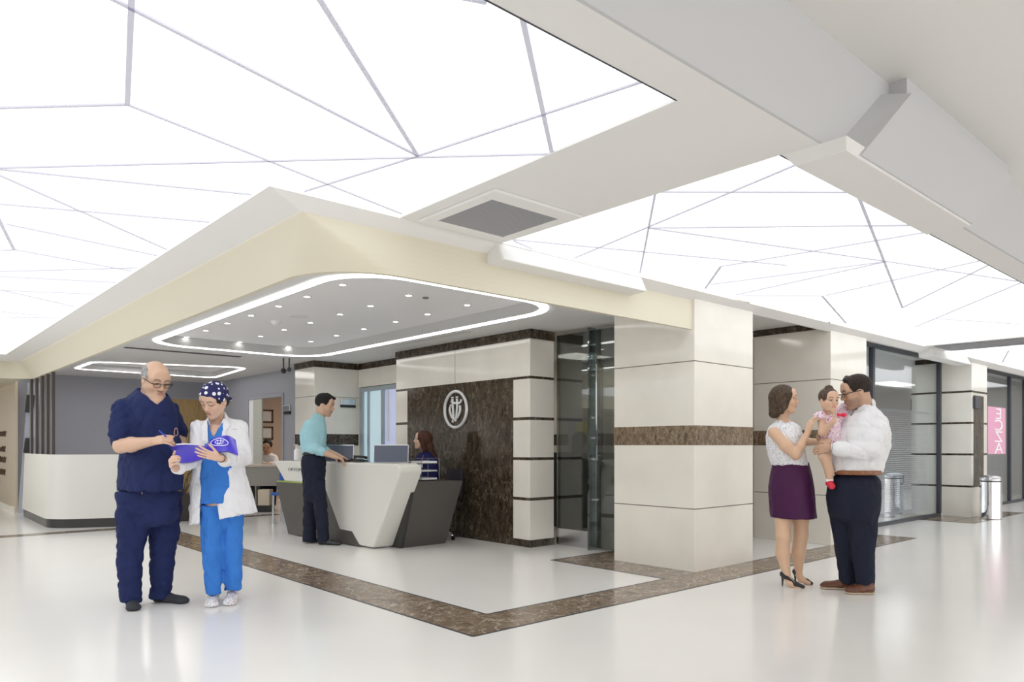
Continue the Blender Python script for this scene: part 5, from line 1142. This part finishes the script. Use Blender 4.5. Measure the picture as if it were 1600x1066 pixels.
# ---------------------------------------------------------------- man in the white shirt
def man_shirt():
    D = 5.93; H = Head(V(1337, 613, 5.92), -96, 17, 1.10)
    sL = V(1366, 666, 5.78); eL = V(1357, 707, 5.72); wL = V(1301, 700, 5.74); sR = V(1336, 664, 6.12); eR = V(1330, 705, 6.10); wR = V(1297, 690, 6.02)
    B = Fld(); H.build(B); H.neck(B, V(1353, 642, 5.98), .060, .070); B.ell(V(1350, 655, 5.96), [.10, .10, .08], None, .04)
    B.loft([(655, 1330, 1370), (700, 1318, 1374), (735, 1306, 1368), (760, 1300, 1366)], D+.02, -80, 1.0, -.03)
    B.chain([V(1368, 676, 5.84), V(1358, 705, 5.76)], [.04, .045]); B.chain([V(1358, 705, 5.76), V(1320, 703, 5.73), wL], [.045, .046, .031], .02); B.chain([V(1336, 668, 6.10), V(1332, 703, 6.08), V(1312, 695, 6.05), wR], [.04, .04, .036, .03])
    hd = nrm(V(1283, 702, 5.80)-wL); hand(B, wL+hd*.01, hd, FW*.8-UP*.1, UP, .5, 1.0, .06, curls=[.3, .4, .5, .6], thumb_out=.5)
    hr = nrm(V(1283, 690, 6.0)-wR); hand(B, wR, hr, UP*.6-FW*.5, -FW, .5, .95, .05)
    LG1 = [(775, 1293, 1338), (810, 1298, 1340), (840, 1303, 1341), (875, 1308, 1341), (900, 1311, 1341), (911, 1312, 1341)]; LG2 = [(775, 1322, 1373), (810, 1326, 1370), (840, 1330, 1368), (875, 1334, 1366.5), (905, 1337, 1366), (921, 1339, 1365)]
    B.loft(LG1, 6.0, 0, .95, -.022); B.loft(LG2, 5.84, 0, .95, -.022)
    v, f = field_mesh(B, .010, fine=[(H.c-.17*1.08, H.c+.17*1.08, .0034), boxof((wL+V(1285, 702, 5.8))/2, .125)+(.0034,)])
    q = H.loc(v); C0 = np.tile(np.array(SK_D), (len(v), 1)); st = np.clip((-.022-q[:, 2])/.03, 0, 1)*np.clip((q[:, 0]+.01)/.03, 0, 1)*np.clip((.15-np.linalg.norm(q, axis=1))/.03, 0, 1)*.45; C0 = C0*(1-st[:, None])+np.array((.10, .075, .065))*st[:, None]
    C = H.color(v, SK_D, c0=C0, must=.4, lips=(.42, .2, .16), brow=(.03, .025, .02), blush=.4, down=True)
    m = np_obj('person', v, f, SKIN, color=C); tag(m, 'man with glasses, white shirt, dark trousers and brown shoes, carrying the baby girl', 'person')
    Fh = Fld(); Fh.ell(H(-.022, 0, .040), np.array([.103, .083, .089])*H.S, H.A, .01); Fh.ell(H(.100, 0, -.028), np.array([.055, .085, .092])*H.S, H.A, .012, 's'); Fh.plane(H(-.03, 0, -.048), nrm(-H.u*1+H.f*.25), .01)
    for s_ in (1, -1): Fh.ell(H(.004, .085*s_, -.020), np.array([.030, .035, .040])*H.S, H.A, .004, 's')
    Fh.cone(H(.02, -.03, .120), H(.06, .03, .108), .018, .014, .02)
    v, f = field_mesh(Fh, .0042, disp=folds(41, .004, 4)); np_obj('short_hair', v, f, HDARK, m)
    glasses(m, H, M['black'])
    T = Fld(); T.loft([(629, 1344, 1362), (636, 1336, 1367), (642, 1331, 1371), (650, 1322, 1379), (662, 1314, 1385), (680, 1309, 1388), (700, 1304, 1386), (715, 1299, 1381), (728, 1295, 1377), (737, 1297, 1374)], D+.02, -80, 1.0, 0, pw=2.1, cap=.006)
    T.cone(V(1371, 672, 5.80), V(1360, 705, 5.73), .078, .070, .03); T.cone(V(1360, 706, 5.73), V(1318, 702, 5.72), .072, .056, .025); T.cone(V(1334, 664, 6.12), V(1330, 705, 6.10), .065, .06, .03); T.cone(V(1330, 705, 6.10), V(1312, 694, 6.05), .058, .05, .02)
    T.cone(V(1350, 633, 5.95), V(1349, 645, 5.95), .080, .088, .012)
    T.cone(V(1346, 612, 5.94), V(1349, 637, 5.95), .074, .070, .005, mode='s'); cut(T, [(630, 1322, 1342), (640, 1328, 1338), (650, 1329, 1331)], 5.9, 5.96)
    v, f = field_mesh(T, .0075, disp=folds(42, .010, .8), fine=[boxof(V(1348, 634, 5.95), .16)+(.004,)]); np_obj('white_shirt', v, f, WSHIRT, m)
    mb = MB(); ring = [(1333, 637.5), (1341, 632), (1349, 627.5), (1357, 622.5)]; low = [(1338, 645), (1347, 640.5), (1354, 634), (1361, 627)]
    A_ = [surf(T, x_, y_+1.5, 5.5, 6.1, .006) for x_, y_ in ring]; B_ = [surf(T, x_, y_, 5.5, 6.1, .010) for x_, y_ in low]
    va = [mb.b.verts.new(tuple(p_)) for p_ in A_]; vb = [mb.b.verts.new(tuple(p_)) for p_ in B_]; vc = [mb.b.verts.new(tuple(p_+FW*.012)) for p_ in B_]; vd = [mb.b.verts.new(tuple(p_+FW*.012)) for p_ in A_]
    for i_ in range(3):
        for u_, w_ in ((va, vb), (vb, vc), (vc, vd), (vd, va)): mb.b.faces.new((u_[i_], u_[i_+1], w_[i_+1], w_[i_]))
    for i_ in (0, 3): mb.b.faces.new((va[i_], vb[i_], vc[i_], vd[i_]))
    mb.build('shirt_collar', WSHIRT, m)
    F = Fld(); F.cone(V(1318, 702, 5.72), V(1311, 701.5, 5.725), .062, .060, .006); v, f = field_mesh(F, .006); np_obj('rolled_cuff', v, f, WSHIRT, m)
    P = Fld(); P.loft([(738, 1301, 1371), (755, 1296, 1374), (775, 1294, 1373), (815, 1299, 1369)], 5.93, -80, .95, -.004, cap=.10, k=.05)
    P.loft(LG1, 6.0, 0, .95, 0, cap=.004)
    P.loft(LG2, 5.84, 0, .95, 0, cap=.004)
    v, f = field_mesh(P, .009, disp=folds(43, .007, .7)); np_obj('dark_trousers', v, f, DARKTR, m)
    F = Fld(); F.loft([(734.5, 1299.5, 1373.5), (741.5, 1299.5, 1373.5)], 5.93, -80, .95, .002, cap=.002); v, f = field_mesh(F, .005); np_obj('belt', v, f, TANL, m)
    for h_, t_ in ((V(1338, 922, 5.98), V(1281, 920, 6.04)), (V(1366, 928, 5.80), V(1320, 931, 5.82))):
        F = Fld(); shoe(F, h_, t_, .054, .088, sole=.008); v, f = field_mesh(F, .0048); sh = np_obj('brown_shoe', v, f, BROWNL, m); F = sole_of(h_, t_, z=.020); v, f = field_mesh(F, .005); np_obj('sole', v, f, RUBBER, sh)
    mb = MB(); c = V(1297.5, 699.5, 5.742); ax = nrm(wL-V(1320, 703, 5.73)); a1 = nrm(np.cross(ax, UP)); a2 = np.cross(ax, a1)
    mb.tube([c+(a1*math.cos(a)+a2*math.sin(a))*.034 for a in np.linspace(0, 6.283, 20, endpoint=False)], .005, 6, closed=True); mb.build('bracelet', M['steel'], m)
    return m
# ---------------------------------------------------------------- man in turquoise shirt at the desk
def man_desk():
    D = 8.78; H = Head(V(508, 633.5, D), 84, 14, 1.08)
    sR = V(486, 664, D-.14); eR = V(489, 701, D-.12); wR = V(521, 713, D-.10); sL = V(492, 664, D+.16); eL = V(500, 700, D+.18); wL = V(528, 712, D+.12)
    B = Fld(); H.build(B); H.neck(B, V(497, 656, D), .056, .065); B.ell(V(494, 665, D), [.10, .10, .08], None, .04)
    B.loft([(662, 478, 508), (690, 476, 504), (720, 475, 504)], D, 80, 1.0, -.02)
    B.chain([V(486, 668, D-.11), V(489, 700, D-.12), V(503, 706, D-.12), wR], [.045, .043, .042, .030]); B.chain([V(492, 668, D+.14), V(499, 700, D+.17), V(510, 705, D+.16), wL], [.04, .04, .04, .030])
    for w_, t_ in ((wR, V(534, 718, D-.05)), (wL, V(540, 716, D+.14))):
        hd = nrm(t_-w_); hand(B, w_+hd*.005, hd, -UP, (FW if w_ is wR else -FW), .45, 1., .05)
    LG1 = [(750, 474, 502), (790, 474, 497), (830, 473.5, 494), (846, 473.5, 494)]; LG2 = [(750, 482, 508), (790, 490, 511), (830, 495, 514), (847, 496, 514)]
    B.loft(LG1, D+.07, 0, .95, -.03); B.loft(LG2, D-.08, 0, .95, -.03)
    v, f = field_mesh(B, .010, fine=[(H.c-.165, H.c+.165, .004), boxof(V(529, 716, D-.08), .11)+(.004,)])
    C = H.color(v, SK_M, stubble=.25, brow=(.03, .02, .02), blush=.6, down=True); m = np_obj('person', v, f, SKIN, color=C); tag(m, 'black-haired man in a turquoise shirt and dark trousers standing at the reception desk', 'person')
    Fh = Fld(); Fh.ell(H(-.022, 0, .042), np.array([.104, .083, .090])*H.S, H.A, .01); Fh.ell(H(.105, 0, -.030), np.array([.055, .085, .098])*H.S, H.A, .010, 's'); Fh.plane(H(-.03, 0, -.050), nrm(-H.u+H.f*.3), .01)
    for s_ in (1, -1): Fh.ell(H(.006, .085*s_, -.022), np.array([.032, .035, .042])*H.S, H.A, .004, 's')
    Fh.cone(H(.0, 0, .118), H(.085, 0, .098), .024, .016, .02)
    v, f = field_mesh(Fh, .005, disp=folds(51, .006, 2.5)); np_obj('short_hair', v, f, HBLACK, m)
    T = Fld(); T.loft([(651, 490, 502), (656, 484, 507), (664, 474, 509), (676, 469.5, 510), (690, 469, 509), (702, 471, 508), (711, 472.5, 507)], D, 80, 1.0, 0, pw=2.2, cap=.006)
    T.cone(V(486, 665, D-.10), V(489, 700, D-.12), .078, .066, .06); T.cone(V(489, 700, D-.13), V(503, 706, D-.12), .066, .054, .02); T.cone(V(492, 665, D+.16), V(499, 700, D+.18), .06, .055, .03); T.cone(V(499, 700, D+.18), V(510, 705, D+.16), .055, .05, .02)
    T.cone(V(499, 650, D), V(497, 656, D), .070, .078, .012); T.cone(V(502, 636, D), V(500, 651, D), .064, .062, .005, mode='s')
    v, f = field_mesh(T, .009, disp=folds(52, .007, .8), fine=[boxof(V(500, 648, D), .13)+(.004,)]); np_obj('turquoise_shirt', v, f, TURQ, m)
    P = Fld(); P.loft([(707, 473, 507), (722, 470, 509), (745, 473, 508), (785, 476, 506)], D, 80, .80, 0, cap=.09, k=.05)
    P.loft(LG1, D+.07, 0, .95, 0, cap=.004); P.loft(LG2, D-.08, 0, .95, 0, cap=.004)
    v, f = field_mesh(P, .010, disp=folds(53, .007, .7)); np_obj('dark_trousers', v, f, DARKTR, m)
    F = Fld(); F.loft([(706, 472.5, 507.5), (711, 472.5, 507.5)], D, 80, .88, .002, cap=.002); v, f = field_mesh(F, .007); np_obj('belt', v, f, BLACKL, m)
    for h_, t_ in ((V(473, 847, 8.98), V(503, 848, 8.95)), (V(497, 851, 8.74), V(533.5, 852, 8.66))):
        F = Fld(); shoe(F, h_, t_, .052, .085); v, f = field_mesh(F, .006); np_obj('black_shoe', v, f, BLACKL, m)
    return m
# ---------------------------------------------------------------- seated receptionist
def receptionist():
    D = 9.35; H = Head(V(660, 688, D), -82, -4, 1.0, fem=True)
    B = Fld(); H.build(B); H.neck(B, V(666, 711, D), .042, .052)
    B.loft([(712, 655, 678), (730, 652, 682), (765, 652, 684)], D, -60, .8, -.02)
    B.chain([V(676, 722, D-.10), V(674, 748, D-.12), V(650, 752, D-.10)], [.042, .038, .026]); B.chain([V(656, 722, D+.12), V(652, 748, D+.12), V(640, 752, D+.05)], [.042, .038, .026])
    B.chain([V(664, 765, D), V(640, 772, D+.02), V(638, 815, D+.02)], [.10, .075, .05], .03)
    v, f = field_mesh(B, .009, fine=[(H.c-.15, H.c+.15, .004)]); C = H.color(v, SK_F, lips=(.55, .2, .18), brow=(.06, .035, .025))
    w = np_obj('person', v, f, SKIN, color=C); tag(w, 'long-haired receptionist in a navy top seated behind the desk, seen in profile', 'person')
    Fh = Fld(); Fh.ell(H(-.020, 0, .034), np.array([.108, .088, .095])*H.S, H.A, .02); Fh.ell(H(.100, 0, -.02), np.array([.055, .058, .105])*H.S, H.A, .01, 's')
    for q in (1, -1): Fh.cone(H(.01, .070*q, .02), H(-.03, .080*q, -.12), .030, .03, .03)
    Fh.chain([H(-.06, 0, .01), H(-.10, 0, -.10), H(-.16, .0, -.22), H(-.19, 0, -.33)], [.075, .07, .06, .03], .03, flat=H.f, fs=.7)
    v, f = field_mesh(Fh, .006, disp=folds(61, .006, 2.5, (1, 1, .15))); np_obj('long_hair', v, f, HBROWN, w)
    T = Fld(); T.loft([(705, 660, 674), (710, 653, 679), (718, 648, 683), (735, 647, 686), (770, 649, 688)], D, -60, .8, 0, cap=.005); T.cone(V(677, 722, D-.10), V(675, 748, D-.12), .062, .055, .03); T.cone(V(675, 748, D-.12), V(655, 752, D-.10), .055, .045, .02); T.cone(V(655, 722, D+.12), V(651, 748, D+.12), .058, .05, .03)
    T.cone(V(660, 696, D-.02), V(657, 712, D-.05), .050, .02, .006, mode='s'); v, f = field_mesh(T, .010, disp=folds(62, .007)); np_obj('navy_top', v, f, cloth('deep_navy_knit', (.014, .014, .085)), w)
    T = Fld(); T.loft([(765, 650, 687), (780, 648, 688)], D, -60, .8, 0); T.chain([V(664, 772, D), V(640, 774, D+.02), V(638, 822, D+.02)], [.115, .09, .06], .03); v, f = field_mesh(T, .012); np_obj('dark_trousers', v, f, DARKTR, w)
    mb = MB(); mb.tube([V(664, 706, D-.06), V(660, 716, D-.17), V(657, 722, D-.18)], .003, 5); mb.tube([V(652, 707, D+.04), V(655, 716, D-.12), V(657, 722, D-.18)], .003, 5); mb.build('lanyard', simple('rust_lanyard', (.35, .12, .08), .6), w)
    mb = MB(); c = V(657.5, 727, D-.185); mb.box(-.022, .022, -.002, .002, -.032, .032); mb.b.transform(Matrix.Translation(tuple(c)) @ Matrix.Rotation(YAW-math.pi/2, 4, 'Z')); mb.build('name_badge', M['paper'], w)
    F = Fld()
    for a, b in ((V(640, 822, D), V(632, 826, D-.02)),): 
        hh = np.array(a); tt = np.array(b); hh = V(641, 825, D+.02); tt = hh-RT*.24; shoe(F, hh, tt)
    v, f = field_mesh(F, .008); np_obj('black_shoe', v, f, BLACKL, w)
    return w
# ---------------------------------------------------------------- man at his desk in the far office
def man_office():
    D = 14.1; H = Head(V(417.5, 699, D), 5, 22, 1.15)
    B = Fld(); H.build(B); H.neck(B, V(419, 712, D+.04), .055, .065); B.loft([(712, 411, 428), (735, 410, 429)], D+.05, 0, .7, -.02)
    B.chain([V(410, 716, D), V(407, 727, D-.10), V(415, 725, D-.32)], [.05, .045, .03]); B.chain([V(429, 716, D), V(431, 727, D-.10), V(421, 725, D-.32)], [.05, .045, .03]); B.ell(V(418, 725.5, D-.36), [.07, .07, .035], None, .02)
    B.chain([V(414, 745, D), V(413, 752, D-.4), V(413, 784, D-.42)], [.09, .07, .05]); B.chain([V(425, 745, D), V(426, 752, D-.4), V(426, 784, D-.42)], [.09, .07, .05])
    v, f = field_mesh(B, .012, fine=[(H.c-.17, H.c+.17, .005)]); C = H.color(v, SK_D, must=.95, brow=(.02, .02, .02)); m = np_obj('person', v, f, SKIN, color=C); tag(m, 'man with a moustache and white shirt seated at a desk in the far office', 'person')
    Fh = Fld(); Fh.ell(H(-.022, 0, .040), np.array([.103, .083, .090])*H.S, H.A, .01); Fh.ell(H(.100, 0, -.028), np.array([.055, .085, .092])*H.S, H.A, .012, 's'); Fh.plane(H(-.03, 0, -.048), -H.u, .01)
    v, f = field_mesh(Fh, .007); np_obj('short_hair', v, f, HBLACK, m)
    T = Fld(); T.loft([(708, 414, 424), (711, 408, 431), (718, 406, 433), (740, 408, 431)], D+.05, 0, .65, 0); T.chain([V(410, 716, D), V(406, 727, D-.10), V(412, 725.5, D-.25)], [.065, .06, .05], .03); T.chain([V(429, 716, D), V(432, 727, D-.10), V(424, 725.5, D-.25)], [.065, .06, .05], .03)
    v, f = field_mesh(T, .012, disp=folds(71, .006)); np_obj('white_shirt', v, f, WSHIRT, m)
    T = Fld(); T.chain([V(414, 745, D), V(413, 752, D-.4), V(413, 784, D-.42)], [.10, .08, .06]); T.chain([V(425, 745, D), V(426, 752, D-.4), V(426, 784, D-.42)], [.10, .08, .06]); v, f = field_mesh(T, .014); np_obj('dark_trousers', v, f, DARKTR, m)
    return m
# ---------------------------------------------------------------- dark figure behind the tinted glass
def figure_glass():
    D = 9.6; H = Head(V(906, 690, D), 150, 5, 1.0, fem=True)
    B = Fld(); H.build(B); H.neck(B, V(903, 712, D), .045, .055); B.loft([(712, 899, 913), (740, 897, 918), (800, 896, 920)], D, 30, .8, -.01); B.chain([V(917, 722, D), V(919, 748, D-.05), V(925, 752, D-.2)], [.045, .04, .028])
    v, f = field_mesh(B, .012, fine=[(H.c-.15, H.c+.15, .006)]); m = np_obj('person', v, f, SKIN, color=H.color(v, SK_F)); tag(m, 'dark-haired person in black seen from behind through the tinted glass', 'person')
    Fh = Fld(); Fh.ell(H(-.02, 0, .03), np.array([.112, .092, .098])*H.S, H.A, .02); Fh.cone(H(-.06, 0, .0), H(-.08, 0, -.15), .08, .07, .03); v, f = field_mesh(Fh, .008, disp=folds(81, .005, 2)); np_obj('long_hair', v, f, HBLACK, m)
    T = Fld(); T.loft([(708, 900, 912), (713, 895, 918), (730, 893, 923), (770, 893, 924), (812, 895, 922)], D, 30, .8, 0); T.chain([V(915, 722, D), V(919, 748, D-.05), V(924, 752, D-.17)], [.06, .055, .045], .03); v, f = field_mesh(T, .012, disp=folds(82, .005)); np_obj('black_dress', v, f, cloth('black_cloth', (.008, .008, .010)), m)
    return m
man_scrubs(); woman_coat(); pen_and_folder(); woman_skirt(); baby(); man_shirt(); man_desk(); receptionist(); man_office(); figure_glass()

# ================================================================== small things on and around the desks
def yawm(c, yaw): return Matrix.Translation(tuple(c)) @ Matrix.Rotation(yaw, 4, 'Z')
# soap pump bottle on the counter
c = (4.38, 9.28, .988)
t = thing('pump_bottle', c, 'white pump bottle of hand gel on the left end of the reception counter', 'bottle')
mb = MB(); mb.lathe([(0, 0), (.040, 0), (.042, .01), (.042, .125), (.036, .14), (.014, .15), (.014, .165), (0, .165)], c, 24); set_smooth(mb.build('bottle_body', M['paper'], t))
mb = MB(); mb.lathe([(.016, .155), (.017, .175), (.006, .178), (.006, .20), (.014, .202), (.014, .212), (0, .212)], c, 16); mb.tube([(c[0], c[1], c[2]+.205), (c[0]-.03, c[1]+.03, c[2]+.207)], .006, 8); set_smooth(mb.build('pump', M['corian'], t))
# telephone and card terminal
def on_counter(px, D): q = V(px, 722, D); return (q[0], q[1], .988)
c = on_counter(561, 8.86)
t = thing('desk_telephone', c, 'black desk telephone on the reception counter between the two laptops', 'telephone')
Rm = yawm(c, YAW+.4)
mb = MB(); mb.hexa([(-.10, -.09, 0), (.10, -.09, 0), (.10, .09, 0), (-.10, .09, 0), (-.10, -.09, .02), (.10, -.09, .02), (.10, .09, .045), (-.10, .09, .045)]); mb.b.transform(Rm); mb.build('base', M['black'], t, bevel=.004)
mb = MB(); mb.tube([(-.085, -.08, .045), (-.085, -.04, .06), (-.085, .04, .065), (-.085, .08, .058)], [.020, .014, .014, .022], 10); mb.b.transform(Rm); mb.build('handset', M['black'], t, smooth=True)
c = on_counter(536, 8.90)
t = thing('card_terminal', c, 'small black card terminal with silver edge under the hand of the turquoise-shirt man', 'card reader')
mb = MB(); mb.hexa([(-.04, -.08, 0), (.04, -.08, 0), (.04, .08, 0), (-.04, .08, 0), (-.04, -.08, .02), (.04, -.08, .02), (.04, .08, .045), (-.04, .08, .045)]); mb.b.transform(yawm(c, YAW-.3)); mb.build('case', M['black'], t, bevel=.005)
mb = MB(); mb.box(-.03, .03, .0, .06, .043, .047); mb.b.transform(yawm(c, YAW-.3)); mb.build('screen', M['steel'], t)
# letter tray on the dark side desk
t = thing('letter_tray', (5.0, 7.2, .766), 'three-tier clear letter tray holding white papers on the dark side desk', 'letter tray')
for k, z in enumerate((.772, .87, .965)):
    mb = MB(); mb.box(4.90, 5.16, 7.10, 7.34, z, z+.004); mb.build('tier', glassmat('acrylic_tier_%d' % k, (.75, .78, .8), .15), t)
ACR = glassmat('acrylic_edge', (.8, .82, .86), .12)
for x in (4.903, 5.157):
    for y in (7.103, 7.337):
        mb = MB(); mb.box(x-.0025, x+.0025, y-.0025, y+.0025, .766, 1.03); mb.build('corner_post', ACR, t)
mb = MB(); mb.tube([(4.903, 7.103, 1.03), (5.157, 7.103, 1.03), (5.157, 7.337, 1.03), (4.903, 7.337, 1.03)], .0022, 6, closed=True); mb.build('top_rail', ACR, t)
for z0, n, lab in ((.979, .022, 'thick white paper stack on the top tier of the clear letter tray'), (.882, .012, 'thin white paper stack on the middle tier of the clear letter tray'), (.784, .018, 'white paper stack on the lowest tier of the clear letter tray')):
    mb = MB(); mb.box(4.91, 5.13, 7.11, 7.33, z0-.004, z0+n); tag(mb.build('paper_stack', M['paper']), lab, 'papers')
# receptionist's swivel chair
def swivel(label, c, yaw, mat, back=.52, seat_z=.46):
    t = thing('swivel_chair', c, label, 'chair'); Rm = yawm(c, yaw)
    for k in range(5):
        a = 2*math.pi*k/5; mb = MB(); mb.tube([(.03*math.cos(a), .03*math.sin(a), .085), (.28*math.cos(a), .28*math.sin(a), .060)], [.018, .012], 8); mb.b.transform(Rm); leg = mb.build('base_arm', M['chrome'], t, smooth=True)
        mb = MB(); mb.lathe([(0, -.012), (.026, -.012), (.028, 0), (.026, .012), (0, .012)], (.28*math.cos(a), .28*math.sin(a), .028), 14, axis=(-math.sin(a), math.cos(a), 0)); mb.b.transform(Rm); mb.build('caster', M['black'], leg)
    mb = MB(); mb.lathe([(.028, .06), (.028, .25), (.018, .25), (.018, seat_z-.05)], (0, 0, 0), 16); mb.b.transform(Rm); mb.build('gas_column', M['steel'], t, smooth=True)
    mb = MB(); mb.box(-.23, .23, -.23, .23, seat_z-.05, seat_z+.03); mb.b.transform(Rm); set_smooth(mb.build('seat', mat, t, bevel=.03, seg=4))
    mb = MB(); mb.hexa([(.20, -.21, seat_z+.08), (.26, -.21, seat_z+.08), (.26, .21, seat_z+.08), (.20, .21, seat_z+.08), (.24, -.20, seat_z+.08+back), (.29, -.20, seat_z+.08+back), (.29, .20, seat_z+.08+back), (.24, .20, seat_z+.08+back)]); mb.b.transform(Rm); set_smooth(mb.build('backrest', mat, t, bevel=.02, seg=3))
    mb = MB(); mb.tube([(.10, 0, seat_z-.05), (.24, 0, seat_z-.03), (.26, 0, seat_z+.15)], .016, 8); mb.b.transform(Rm); mb.build('back_bracket', M['black'], t)
    return t
q = V(683, 700, 9.30); swivel('black swivel chair behind the long-haired receptionist', (q[0], q[1], 0), -.15, simple('black_chair_fabric', (.018, .014, .02), .8), .36, .45)
# far office
q = V(421, 700, 13.5)
t = thing('office_desk', (q[0], q[1], 0), 'grey office desk of the man with the moustache', 'desk'); Rm = yawm((q[0], q[1], 0), YAW-math.pi/2)
mb = MB(); mb.box(-.45, .75, -.25, .45, .80, .835); mb.b.transform(Rm); mb.build('desk_top', simple('beige_desk_top', (.60, .53, .46), .4), t)
mb = MB(); mb.box(-.45, .75, -.22, -.19, .45, .80); mb.b.transform(Rm); mb.build('modesty_panel', simple('grey_beige_panel', (.36, .34, .31), .5), t)
for x in (-.44, .71):
    mb = MB(); mb.box(x, x+.03, -.22, .42, 0, .80); mb.b.transform(Rm); mb.build('side_panel', simple('grey_side_panel_%d' % int(x*100), (.30, .28, .26), .5), t)
q = V(415, 775, 13.1); t = thing('paper_box', (q[0], q[1], 0), 'pale box standing on a dark foot under the far office desk', 'box')
mb = MB(); mb.box(-.11, .11, -.1, .1, .12, .40); mb.b.transform(yawm((q[0], q[1], 0), YAW)); mb.build('box_body', M['beige'], t)
mb = MB(); mb.box(-.13, .13, -.12, .12, 0, .12); mb.b.transform(yawm((q[0], q[1], 0), YAW)); mb.build('foot', M['black'], t)
for z0, z1, lab in ((1.70, 2.00, 'upper dark-framed certificate on the peach office wall'), (1.32, 1.62, 'lower dark-framed certificate on the peach office wall')):
    c = V(416, 650, 15.6); yy = 16.0; v_ = FW+RT*(417-800)/FPX; k = yy/v_[1]; xx = v_[0]*k; zc = (z0+z1)/2
    t = thing('framed_certificate', (xx, yy, zc), lab, 'picture'); mb = MB()
    mb.box(xx-.14, xx+.14, yy-.03, yy, z0, z0+.04).box(xx-.14, xx+.14, yy-.03, yy, z1-.04, z1).box(xx-.14, xx-.10, yy-.03, yy, z0, z1).box(xx+.10, xx+.14, yy-.03, yy, z0, z1); mb.build('frame', M['ink'], t)
    mb = MB(); mb.box(xx-.10, xx+.10, yy-.015, yy, z0+.04, z1-.04); mb.build('certificate', M['paper'], t)
q = V(437, 790, 11.15)
t = thing('blue_chair', (q[0], q[1], 0), 'bright blue plastic chair partly hidden left of the reception counter', 'chair'); BP = simple('bright_blue_plastic', (.02, .10, .45), .4); Rm = yawm((q[0]+.15, q[1], 0), YAW)
mb = MB(); mb.box(-.22, .22, -.22, .22, .43, .47); mb.b.transform(Rm); mb.build('seat', BP, t, bevel=.015)
mb = MB(); mb.box(.19, .22, -.21, .21, .47, .88); mb.b.transform(Rm); mb.build('backrest', BP, t, bevel=.01)
for x in (-.19, .19):
    for y in (-.19, .19):
        mb = MB(); mb.tube([(x, y, 0), (x*.95, y*.95, .44)], .015, 8); mb.b.transform(Rm); mb.build('leg', M['steel'], t)

q = V(421, 740, 14.7); swivel('black chair of the man with the moustache in the far office', (q[0], q[1], 0), math.pi/2+.6, simple('far_chair_fabric', (.02, .02, .022), .8), .40, .46)
